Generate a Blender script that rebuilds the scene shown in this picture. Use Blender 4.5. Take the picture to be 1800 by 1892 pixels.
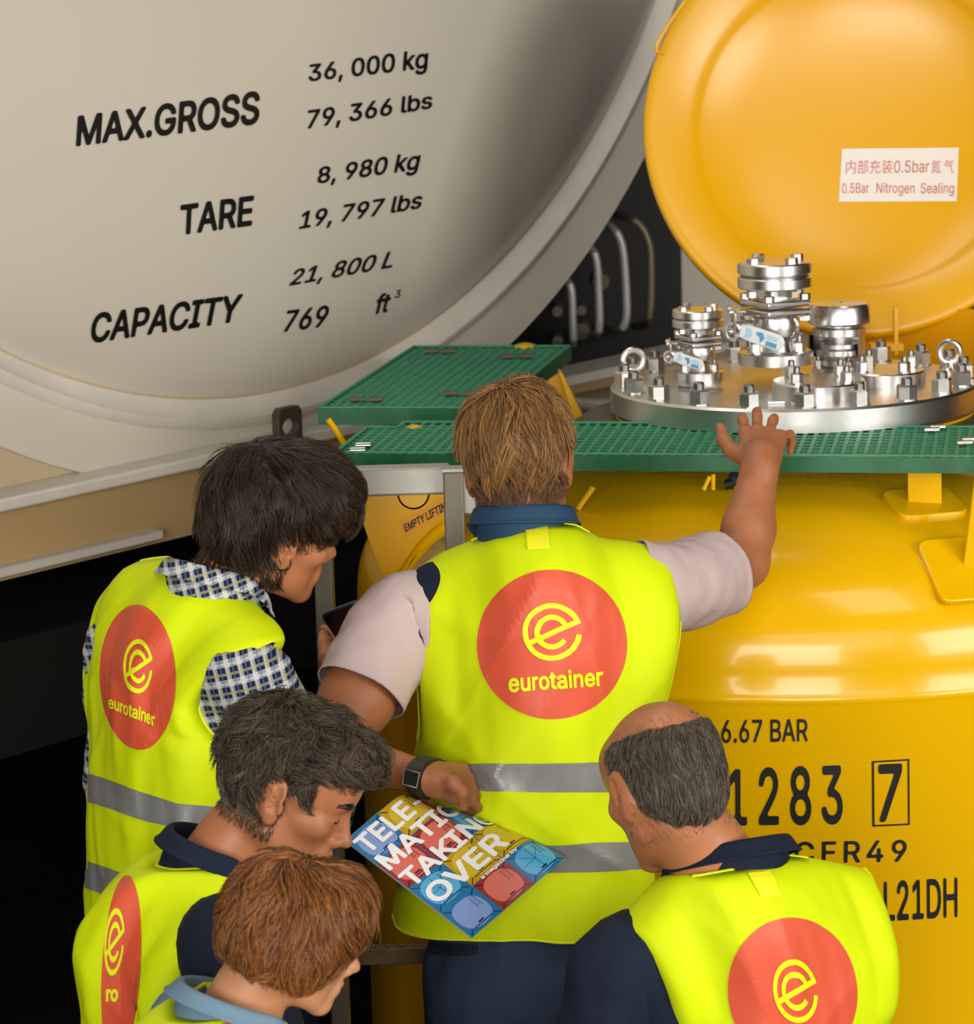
import bpy, bmesh, math, random
import numpy as np
from mathutils import Vector, Matrix, noise
from mathutils.bvhtree import BVHTree

random.seed(7)
rng = np.random.default_rng(7)
for _o in list(bpy.data.objects):
    bpy.data.objects.remove(_o, do_unlink=True)
SC = bpy.context.scene
COL = SC.collection

# ------------------------------------------------------------------ camera
FPX, IW, IH = 6000.0, 1800.0, 1892.0
PITCH, ROLL = math.radians(10.5), 0.028
CAM = np.array([0.0, -5.3, 2.72])
_fw = np.array([0, math.cos(PITCH), -math.sin(PITCH)])
_r0 = np.array([1.0, 0, 0])
_u0 = np.cross(_r0, _fw)
_rt = math.cos(ROLL) * _r0 - math.sin(ROLL) * _u0
_up = math.sin(ROLL) * _r0 + math.cos(ROLL) * _u0
cam = bpy.data.cameras.new('camera')
camo = bpy.data.objects.new('camera', cam)
COL.objects.link(camo)
m = Matrix.Identity(4)
for i in range(3):
    m[i][0], m[i][1], m[i][2], m[i][3] = _rt[i], _up[i], -_fw[i], CAM[i]
camo.matrix_world = m
cam.sensor_fit = 'VERTICAL'
cam.sensor_height = 24.0
cam.lens = FPX / IH * 24.0
cam.clip_end = 200
cam.dof.use_dof = True
cam.dof.focus_distance = 5.5
cam.dof.aperture_fstop = 6.0
SC.camera = camo

# ------------------------------------------------------------------ world, lights, exposure
SC.view_settings.view_transform = 'Standard'
SC.view_settings.look = 'None'
SC.view_settings.gamma = 1.0
SC.view_settings.exposure = 0.0
SC.view_settings.use_curve_mapping = False
SC.cycles.max_bounces = 8
SC.cycles.diffuse_bounces = 3
SC.cycles.glossy_bounces = 4
w = bpy.data.worlds.new('hall_air')
w.use_nodes = True
SC.world = w
bg = w.node_tree.nodes['Background']
bg.inputs[0].default_value = (1.0, 0.93, 0.82, 1)
bg.inputs[1].default_value = 0.06

def area(name, loc, target, size, size_y, power, col=(1, .95, .88), spread=180):
    l = bpy.data.lights.new(name, 'AREA')
    l.shape = 'RECTANGLE'
    l.size, l.size_y = size, size_y
    l.energy = power
    l.color = col
    l.spread = math.radians(spread)
    o = bpy.data.objects.new(name, l)
    COL.objects.link(o)
    o.location = loc
    d = Vector(target) - Vector(loc)
    o.rotation_euler = d.to_track_quat('-Z', 'Y').to_euler()
    return o

area('skylight', (-2.0, 2.0, 7.6), (0, .2, 1.0), 5.0, 3.0, 195)
area('skylight.001', (1.9, -2.2, 7.2), (.8, .8, 1.2), 1.6, 3.0, 52)
area('front_fill', (-1.5, -9.0, 2.6), (.1, 0, 1.2), 6.0, 3.0, 540, (1, .96, .91))  # soft front fill added behind the camera, brightens vests and shell
area('front_fill.001', (1.0, -9.5, 5.0), (.1, 0, 1.2), 6.0, 3.5, 140, (1, .96, .91))  # second, higher front fill, likewise added
area('side_fill', (5.5, -5.0, 3.0), (.5, 0, 1.2), 4.0, 3.0, 356, (1, .96, .91))  # low fill added at the right for the tank end and shell

# ------------------------------------------------------------------ pixel <-> place
def ray(px, py):
    d = _fw + _rt * ((px - IW / 2) / FPX) - _up * ((py - IH / 2) / FPX)
    return d / np.linalg.norm(d)

def P(px, py, Y):
    """point of the place seen at a pixel, in the vertical plane y = Y"""
    d = ray(px, py)
    return CAM + d * ((Y - CAM[1]) / d[1])

def PZ(px, py, z):
    d = ray(px, py)
    return CAM + d * ((z - CAM[2]) / d[2])

def PP(px, py, p0, n):
    d = ray(px, py)
    return CAM + d * (np.dot(np.asarray(p0) - CAM, n) / np.dot(d, n))

def V(a):
    return Vector((float(a[0]), float(a[1]), float(a[2])))

# ------------------------------------------------------------------ object helpers
def tag(o, label=None, cat=None, group=None, kind=None):
    if label: o['label'] = label
    if cat: o['category'] = cat
    if group: o['group'] = group
    if kind: o['kind'] = kind
    return o

def link(name, me, mats, parent=None, smooth=True):
    o = bpy.data.objects.new(name, me)
    COL.objects.link(o)
    if mats is not None:
        for mm in (mats if isinstance(mats, (list, tuple)) else [mats]):
            me.materials.append(mm)
    if parent is not None:
        o.parent = parent
        o.matrix_parent_inverse = parent.matrix_basis.inverted()
    if smooth and len(me.polygons):
        me.polygons.foreach_set('use_smooth', [True] * len(me.polygons))
    return o

def mesh(name, verts, faces):
    me = bpy.data.meshes.new(name)
    me.from_pydata([tuple(map(float, v)) for v in verts], [], [tuple(int(i) for i in f) for f in faces])
    me.update()
    return me

def sharp(o, deg=35):
    me = o.data
    try:
        me.set_sharp_from_angle(angle=math.radians(deg))
    except Exception:
        pass
    return o

def empty(name, loc, label=None, cat=None, group=None):
    o = bpy.data.objects.new(name, None)
    COL.objects.link(o)
    o.location = loc
    o.empty_display_size = .05
    return tag(o, label, cat, group)

class MB:
    """collects shapes into one mesh"""
    def __init__(self):
        self.v, self.f = [], []
    def add(self, verts, faces):
        n = len(self.v)
        self.v += [tuple(map(float, q)) for q in verts]
        self.f += [tuple(int(i) + n for i in f) for f in faces]
        return self
    def box(self, c, s, R=None):
        c = np.asarray(c, float); s = np.asarray(s, float) / 2
        vs = []
        for z in (-1, 1):
            for x, y in ((-1, -1), (1, -1), (1, 1), (-1, 1)):
                q = np.array([x, y, z]) * s
                if R is not None: q = R @ q
                vs.append(c + q)
        return self.add(vs, [(3, 2, 1, 0), (4, 5, 6, 7), (0, 1, 5, 4), (1, 2, 6, 5), (2, 3, 7, 6), (3, 0, 4, 7)])
    def lathe(self, prof, n=48, c=(0, 0, 0), R=None, cap=True, a0=0, a1=2 * math.pi):
        """prof: list of (r, z) around the z axis"""
        full = abs(a1 - a0 - 2 * math.pi) < 1e-6
        k = n if full else n + 1
        vs = []
        for r, z in prof:
            for i in range(k):
                a = a0 + (a1 - a0) * i / n
                q = np.array([r * math.cos(a), r * math.sin(a), z])
                if R is not None: q = R @ q
                vs.append(np.asarray(c) + q)
        fs = []
        for j in range(len(prof) - 1):
            for i in range(n):
                i2 = (i + 1) % k
                fs.append((j * k + i, j * k + i2, (j + 1) * k + i2, (j + 1) * k + i))
        if cap and full:
            if prof[0][0] > 1e-6: fs.append(tuple(range(k))[::-1])
            if prof[-1][0] > 1e-6: fs.append(tuple((len(prof) - 1) * k + i for i in range(k)))
        return self.add(vs, fs)
    def tube(self, pts, r, n=12, closed=False, cap=True):
        pts = [np.asarray(p, float) for p in pts]
        m_ = len(pts)
        rs = r if isinstance(r, (list, tuple, np.ndarray)) else [r] * m_
        vs = []
        ref = None
        for i, p in enumerate(pts):
            if closed:
                t = pts[(i + 1) % m_] - pts[i - 1]
            else:
                t = pts[min(i + 1, m_ - 1)] - pts[max(i - 1, 0)]
            t = t / (np.linalg.norm(t) + 1e-12)
            if ref is None:
                ref = np.array([0, 0, 1.0]) if abs(t[2]) < .9 else np.array([1.0, 0, 0])
            a = ref - t * np.dot(ref, t)
            a /= np.linalg.norm(a)
            ref = a
            b = np.cross(t, a)
            for k in range(n):
                g = 2 * math.pi * k / n
                vs.append(p + rs[i] * (math.cos(g) * a + math.sin(g) * b))
        fs = []
        for i in range(m_ if closed else m_ - 1):
            i2 = (i + 1) % m_
            for k in range(n):
                k2 = (k + 1) % n
                fs.append((i * n + k, i * n + k2, i2 * n + k2, i2 * n + k))
        if cap and not closed:
            fs.append(tuple(range(n))[::-1])
            fs.append(tuple((m_ - 1) * n + k for k in range(n)))
        return self.add(vs, fs)
    def prism(self, poly, thick, org, ex, ey, ez):
        """polygon in the (ex, ey) plane at org, extruded along ez"""
        org, ex, ey, ez = map(np.asarray, (org, ex, ey, ez))
        n = len(poly)
        vs = [org + p[0] * ex + p[1] * ey for p in poly] + [org + p[0] * ex + p[1] * ey + ez * thick for p in poly]
        fs = [tuple(range(n))[::-1], tuple(range(n, 2 * n))] + [(i, (i + 1) % n, n + (i + 1) % n, n + i) for i in range(n)]
        return self.add(vs, fs)
    def holed(self, poly, c, r, thick, org, ex, ey, ez, n=48):
        """plate: convex-ish polygon outline with a round hole at c"""
        org, ex, ey, ez = map(np.asarray, (org, ex, ey, ez))
        poly = [np.array(q, float) for q in poly]; c = np.array(c, float)
        an = sorted(set([2 * math.pi * i / n for i in range(n)] + [math.atan2(*(q - c)[::-1]) % (2 * math.pi) for q in poly]))
        out = []
        for a in an:
            d = np.array([math.cos(a), math.sin(a)]); best = 1e9
            for i in range(len(poly)):
                p0, p1 = poly[i], poly[(i + 1) % len(poly)]
                e = p1 - p0; den = d[0] * e[1] - d[1] * e[0]
                if abs(den) < 1e-12: continue
                w_ = p0 - c
                t = (w_[0] * e[1] - w_[1] * e[0]) / den; u = (w_[0] * d[1] - w_[1] * d[0]) / den
                if t > 0 and -1e-6 <= u <= 1 + 1e-6: best = min(best, t)
            out.append(c + d * best)
        inn = [c + r * np.array([math.cos(a), math.sin(a)]) for a in an]
        k = len(an); vs = []
        for z in (0, thick):
            for L in (inn, out): vs += [org + q[0] * ex + q[1] * ey + z * ez for q in L]
        fs = []
        for i in range(k):
            j = (i + 1) % k
            fs += [(i, j, k + j, k + i), (2 * k + i, 3 * k + i, 3 * k + j, 2 * k + j), (i, 2 * k + i, 2 * k + j, j), (k + i, k + j, 3 * k + j, 3 * k + i)]
        return self.add(vs, fs)
    def build(self, name, mats, parent=None, smooth=True, bevel=0, angle=35):
        me = mesh(name, self.v, self.f)
        bm = bmesh.new(); bm.from_mesh(me)
        bmesh.ops.recalc_face_normals(bm, faces=bm.faces[:])
        bm.to_mesh(me); bm.free()
        o = link(name, me, mats, parent, smooth)
        if smooth: sharp(o, angle)
        if bevel:
            b = o.modifiers.new('bevel', 'BEVEL')
            b.width = bevel; b.segments = 2; b.limit_method = 'ANGLE'; b.angle_limit = math.radians(40)
        return o

def hexa(mb, c, r, h, rot=0.0, R=None):
    """hexagonal nut or bolt head with chamfered top, base at c"""
    prof = [(r, 0), (r, h * .85), (r * .88, h)]
    vs = []
    for q, z in prof:
        for i in range(6):
            a = rot + i * math.pi / 3
            p = np.array([q * math.cos(a), q * math.sin(a), z])
            if R is not None: p = R @ p
            vs.append(np.asarray(c) + p)
    fs = [tuple(range(6))[::-1], tuple(range(12, 18))]
    for j in range(2):
        for i in range(6):
            fs.append((j * 6 + i, j * 6 + (i + 1) % 6, j * 6 + 6 + (i + 1) % 6, j * 6 + 6 + i))
    mb.add(vs, fs)

# ------------------------------------------------------------------ materials
def srgb(r, g, b):
    f = lambda c: c / 12.92 if c <= .04045 else ((c + .055) / 1.055) ** 2.4
    return (f(r / 255), f(g / 255), f(b / 255), 1)

def mat(name, col, rough=.5, metal=0.0, spec=.5, coat=0.0, bump=0.0, bscale=40.0, var=0.0, vscale=6.0, sss=0.0, sheen=0.0, detail=4.0, stretch=None, coatr=.08, bdist=.01):
    M = bpy.data.materials.new(name)
    M.use_nodes = True
    nt = M.node_tree
    b = nt.nodes['Principled BSDF']
    b.inputs['Base Color'].default_value = col
    b.inputs['Roughness'].default_value = rough
    b.inputs['Metallic'].default_value = metal
    b.inputs['Specular IOR Level'].default_value = spec
    b.inputs['Coat Weight'].default_value = coat
    b.inputs['Coat Roughness'].default_value = coatr
    if sss:
        b.inputs['Subsurface Weight'].default_value = sss
        b.inputs['Subsurface Radius'].default_value = (1, .35, .2)
        b.inputs['Subsurface Scale'].default_value = .006
    if sheen:
        b.inputs['Sheen Weight'].default_value = sheen
    tc = nt.nodes.new('ShaderNodeTexCoord')
    src = tc.outputs['Object']
    if stretch:
        mp = nt.nodes.new('ShaderNodeMapping')
        mp.inputs['Scale'].default_value = stretch
        nt.links.new(src, mp.inputs[0]); src = mp.outputs[0]
    if var:
        n = nt.nodes.new('ShaderNodeTexNoise')
        n.inputs['Scale'].default_value = vscale
        n.inputs['Detail'].default_value = detail
        nt.links.new(src, n.inputs['Vector'])
        mr = nt.nodes.new('ShaderNodeMapRange')
        mr.inputs[1].default_value, mr.inputs[2].default_value = .3, .7
        mr.inputs[3].default_value, mr.inputs[4].default_value = 1 - var, 1 + var * .6
        nt.links.new(n.outputs[0], mr.inputs[0])
        mx = nt.nodes.new('ShaderNodeMix'); mx.data_type = 'RGBA'; mx.blend_type = 'MULTIPLY'
        mx.inputs[0].default_value = 1
        mx.inputs[6].default_value = col
        nt.links.new(mr.outputs[0], mx.inputs[7])
        nt.links.new(mx.outputs[2], b.inputs['Base Color'])
    if bump:
        n2 = nt.nodes.new('ShaderNodeTexNoise')
        n2.inputs['Scale'].default_value = bscale
        n2.inputs['Detail'].default_value = 5
        nt.links.new(src, n2.inputs['Vector'])
        bp = nt.nodes.new('ShaderNodeBump')
        bp.inputs['Strength'].default_value = bump
        bp.inputs['Distance'].default_value = bdist
        nt.links.new(n2.outputs[0], bp.inputs['Height'])
        nt.links.new(bp.outputs[0], b.inputs['Normal'])
    return M

M_yel = mat('yellow_paint', srgb(234, 180, 0), .20, spec=.4, coat=.25, bump=.03, bscale=9, coatr=.05)
M_yelm = mat('yellow_paint_cover', srgb(230, 170, 0), .34, spec=.5, coat=.5, bump=.02, bscale=6, coatr=.32)
M_yeld = mat('yellow_paint_lug', srgb(226, 164, 0), .3, spec=.45)
M_white = mat('cream_paint', srgb(209, 202, 187), .33, spec=.45, coat=.15, var=.05, vscale=1.2, bump=.02, bscale=3, coatr=.2)
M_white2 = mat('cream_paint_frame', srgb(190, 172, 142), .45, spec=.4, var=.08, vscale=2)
M_white3 = mat('cream_paint_edge', srgb(214, 208, 196), .45, spec=.4, var=.08, vscale=5)
M_blackp = mat('black_lettering', (.006, .006, .007, 1), .4)
M_steel = mat('machined_steel', (.74, .72, .69, 1), .30, 1.0, var=.12, vscale=14, bump=.05, bscale=90, bdist=.002)
M_steelb = mat('brushed_steel_lid', (.70, .68, .65, 1), .34, 1.0, var=.15, vscale=7, bump=.08, bscale=60, bdist=.002)
M_bolt = mat('bolt_steel', (.62, .60, .57, 1), .36, 1.0, var=.15, vscale=40)
M_stud = mat('stud_steel', (.26, .25, .23, 1), .4, 1.0)
M_lever = mat('lever_sleeve', srgb(222, 226, 224), .35)
M_blue = mat('blue_print', srgb(70, 150, 205), .5)
M_bluel = mat('pale_blue_print', srgb(165, 205, 228), .5)
M_dark = mat('dark_rubber', (.012, .011, .010, 1), .55)
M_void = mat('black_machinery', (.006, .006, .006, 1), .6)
M_pipe = mat('grey_pipe', (.55, .53, .50, 1), .35, .2)
M_pipe2 = mat('brown_pipe', (.20, .16, .10, 1), .4, .3)
M_galv = mat('galvanised_steel', srgb(186, 184, 174), .45, .35, var=.16, vscale=9, bump=.04, bscale=30)
M_galvd = mat('dull_aluminium', srgb(122, 116, 100), .5, .3, var=.1, vscale=20)
M_clip = mat('clip_steel', (.75, .72, .70, 1), .25, 1.0)
M_floor = mat('shaded_concrete', (.012, .010, .007, 1), .75, spec=.2, var=.5, vscale=1.5, bump=.2, bscale=8)  # shade under the white tank is put into this floor colour
M_wall = mat('dark_wall', (.010, .008, .006, 1), .8, spec=.2, var=.5, vscale=.8)
M_brown = mat('gasket_brown', srgb(88, 78, 62), .5, var=.2, vscale=8)
M_sticker = mat('white_sticker', srgb(236, 228, 218), .45)
M_red = mat('red_print', srgb(224, 90, 60), .5)
# ------------------------------------------------------------------ lettering and prints laid on surfaces
import os
try:                                             # the grotesque that ships inside Blender, else its built-in one
    FONT = bpy.data.fonts.load(os.path.join(bpy.utils.resource_path('LOCAL'), 'datafiles', 'fonts', 'Inter.woff2'))
except Exception:
    FONT = None
def text2d(body, bold=0.0, shear=0.0, spacing=1.0, cjk=False, res=.028):
    """glyph outlines filled on a fine lattice (bold thickens the strokes, in ems); unit box"""
    cu = bpy.data.curves.new('lettering', 'FONT')
    cu.body = body
    if FONT and not cjk: cu.font = FONT
    cu.shear = shear
    cu.space_character = spacing
    cu.resolution_u = 4
    cu.fill_mode = 'NONE'
    o = bpy.data.objects.new('lettering', cu)
    COL.objects.link(o)
    bpy.context.view_layer.update()
    dg = bpy.context.evaluated_depsgraph_get()
    me = o.evaluated_get(dg).to_mesh()
    v = np.array([tuple(q.co)[:2] for q in me.vertices])
    nb = {}
    for e in me.edges:
        i, j = e.vertices
        nb.setdefault(i, []).append(j); nb.setdefault(j, []).append(i)
    o.evaluated_get(dg).to_mesh_clear()
    bpy.data.objects.remove(o, do_unlink=True)
    bpy.data.curves.remove(cu)
    segs, seen = [], set()
    for i in sorted(nb):
        if i in seen: continue
        loop = [i]; seen.add(i); cur = i
        while True:
            nx = [k for k in sorted(nb[cur], key=lambda k: (k != cur + 1, k)) if k not in seen]
            if not nx: break
            cur = nx[0]; seen.add(cur); loop.append(cur)
        for a_, b_ in zip(loop, loop[1:] + loop[:1]): segs.append((v[a_], v[b_]))
    S0 = np.array([s[0] for s in segs]); S1 = np.array([s[1] for s in segs])
    h = res
    lo = v.min(0) - bold - 2 * h; hi = v.max(0) + bold + 2 * h
    nx_, ny_ = int((hi[0] - lo[0]) / h) + 2, int((hi[1] - lo[1]) / h) + 2
    gx_, gy_ = lo[0] + h * np.arange(nx_), lo[1] + h * np.arange(ny_)
    D = np.full((nx_, ny_), 9.0); Wn = np.zeros((nx_, ny_), int)
    d = S1 - S0; L = (d * d).sum(1) + 1e-12
    Yg = np.broadcast_to(gy_[:, None], (ny_, 1))
    for i, x in enumerate(gx_):
        near = (np.minimum(S0[:, 0], S1[:, 0]) < x + .25) & (np.maximum(S0[:, 0], S1[:, 0]) > x - .25)
        if near.any():
            A0, dd, LL = S0[near], d[near], L[near]
            q0 = x - A0[:, 0]; q1 = gy_[:, None] - A0[:, 1]
            t = np.clip((q0 * dd[:, 0] + q1 * dd[:, 1]) / LL, 0, 1)
            D[i] = np.sqrt(((q0 - t * dd[:, 0]) ** 2 + (q1 - t * dd[:, 1]) ** 2).min(1))
        cr = (S0[:, 0] <= x) != (S1[:, 0] <= x)
        if cr.any():
            A0, dd = S0[cr], d[cr]
            yy = A0[:, 1] + (x - A0[:, 0]) / dd[:, 0] * dd[:, 1]
            Wn[i] = (np.sign(dd[:, 0])[None] * (yy[None] > gy_[:, None])).sum(1)
    F = np.where(Wn != 0, -D, D) - bold
    vs, fs, key = [], [], {}
    def vid(k, p_):
        if k not in key:
            key[k] = len(vs); vs.append(p_)
        return key[k]
    act = np.argwhere((F[:-1, :-1] < 0) | (F[1:, :-1] < 0) | (F[1:, 1:] < 0) | (F[:-1, 1:] < 0))
    for i, j in act:
        c = [(i, j), (i + 1, j), (i + 1, j + 1), (i, j + 1)]
        poly = []
        for a_ in range(4):
            p0, p1 = c[a_], c[(a_ + 1) % 4]
            f0, f1 = F[p0], F[p1]
            if f0 < 0: poly.append(vid(p0, (gx_[p0[0]], gy_[p0[1]])))
            if (f0 < 0) != (f1 < 0):
                t = f0 / (f0 - f1)
                k = (min(p0, p1), max(p0, p1))
                poly.append(vid(k, (gx_[p0[0]] + t * h * (p1[0] - p0[0]), gy_[p0[1]] + t * h * (p1[1] - p0[1]))))
        if len(poly) > 2: fs.append(tuple(poly))
    v = np.array(vs)
    mn, mx = v.min(0), v.max(0)
    return (v - mn) / (mx - mn), fs

def quad_map(q):
    """unit square (x right, y up) -> pixels; q = TL, TR, BR, BL"""
    TL, TR, BR, BL = [np.array(a, float) for a in q]
    def fn(v):
        x, y = v[:, :1], v[:, 1:2]
        return (BL * (1 - x) + BR * x) * (1 - y) + (TL * (1 - x) + TR * x) * y
    return fn

def subdiv2d(v, f, maxlen):
    bm = bmesh.new()
    vs = [bm.verts.new((p[0], p[1], 0)) for p in v]
    for q in f:
        try: bm.faces.new([vs[i] for i in q])
        except ValueError: pass
    bmesh.ops.remove_doubles(bm, verts=bm.verts[:], dist=1e-7)
    bmesh.ops.triangulate(bm, faces=bm.faces[:])
    for _ in range(6):
        es = [e for e in bm.edges if e.calc_length() > maxlen]
        if not es: break
        bmesh.ops.subdivide_edges(bm, edges=es, cuts=1)
        bmesh.ops.triangulate(bm, faces=[q for q in bm.faces if len(q.verts) > 3])
    bm.verts.ensure_lookup_table()
    bm.verts.index_update()
    v2 = np.array([tuple(q.co)[:2] for q in bm.verts])
    f2 = [tuple(q.index for q in p.verts) for p in bm.faces]
    bm.free()
    return v2, f2

def bvh_of(objs):
    vs, fs = [], []
    for o in objs:
        n = len(vs)
        mw = o.matrix_world
        vs += [mw @ q.co for q in o.data.vertices]
        fs += [tuple(i + n for i in p.vertices) for p in o.data.polygons]
    return BVHTree.FromPolygons(vs, fs)

def lay(name, v, f, bvh, mat_, parent, off=.0015, maxpx=14, maxd=1e9):
    """print a flat pattern (pixel coordinates) onto the surface it is seen on"""
    if maxpx: v, f = subdiv2d(v, f, maxpx)
    cam_o = V(CAM)
    pts, ok = [], []
    for p in v:
        d = V(ray(p[0], p[1]))
        h, n, i, dist = bvh.ray_cast(cam_o, d)
        if h is None or dist > maxd:
            pts.append((0, 0, 0)); ok.append(False)
        else:
            if n.dot(d) > 0: n = -n
            pts.append(tuple(h + n * off)); ok.append(True)
    fs = []
    for q in f:
        if all(ok[i] for i in q):
            a, b, c = [Vector(pts[i]) for i in q[:3]]
            if max((a - b).length, (b - c).length, (a - c).length) < .12:
                nn = (b - a).cross(c - a)
                fs.append(q if nn.dot(Vector(CAM) - a) > 0 else tuple(reversed(q)))
    used = sorted({i for q in fs for i in q})
    mp = {i: k for k, i in enumerate(used)}
    me = mesh(name, [pts[i] for i in used], [tuple(mp[i] for i in q) for q in fs])
    o = link(name, me, mat_, parent, smooth=False)
    return o

def merge2d(parts):
    V2, F2 = [], []
    n = 0
    for v, f in parts:
        V2.append(np.asarray(v)); F2 += [tuple(i + n for i in q) for q in f]
        n += len(v)
    return np.concatenate(V2), F2

def disc2d(n=64, rings=8):
    vs = [(0, 0)]; fs = []
    for j in range(1, rings + 1):
        for i in range(n):
            a = 2 * math.pi * i / n
            vs.append((math.cos(a) * j / rings, math.sin(a) * j / rings))
    for i in range(n):
        fs.append((0, 1 + i, 1 + (i + 1) % n))
    for j in range(rings - 1):
        for i in range(n):
            i2 = (i + 1) % n
            fs.append((1 + j * n + i, 1 + (j + 1) * n + i, 1 + (j + 1) * n + i2, 1 + j * n + i2))
    return np.array(vs), fs

def arc2d(r0, r1, a0, a1, n=60):
    vs, fs = [], []
    for i in range(n + 1):
        a = math.radians(a0 + (a1 - a0) * i / n)
        vs += [(r0 * math.cos(a), r0 * math.sin(a)), (r1 * math.cos(a), r1 * math.sin(a))]
    for i in range(n):
        fs.append((2 * i, 2 * i + 1, 2 * i + 3, 2 * i + 2))
    return np.array(vs), fs

def bar2d(a, b, w_):
    a, b = np.array(a, float), np.array(b, float)
    d = (b - a) / np.linalg.norm(b - a); n = np.array([-d[1], d[0]]) * w_ / 2
    return np.array([a - n, b - n, b + n, a + n]), [(0, 1, 2, 3)]

def emblem2d():
    """the ringed e, unit radius"""
    return merge2d([arc2d(.82, 1.0, 22, 354), arc2d(.43, .61, 26, 328, 40),
                    bar2d((-.80, -.38), (.93, .39), .18)])

def strip2d(top, bot):
    """band between two pixel polylines of the same length"""
    top, bot = np.array(top, float), np.array(bot, float)
    n = len(top)
    v = np.concatenate([top, bot])
    return v, [(i, i + 1, n + i + 1, n + i) for i in range(n - 1)]

def lay_text(name, body, quad, bvh, mat_, parent, bold=0.0, shear=0.0, spacing=1.0, off=.0015, cjk=False, res=.028):
    v, f = text2d(body, bold, shear, spacing, cjk, res)
    return lay(name, quad_map(quad)(v), f, bvh, mat_, parent, off, None)

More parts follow.
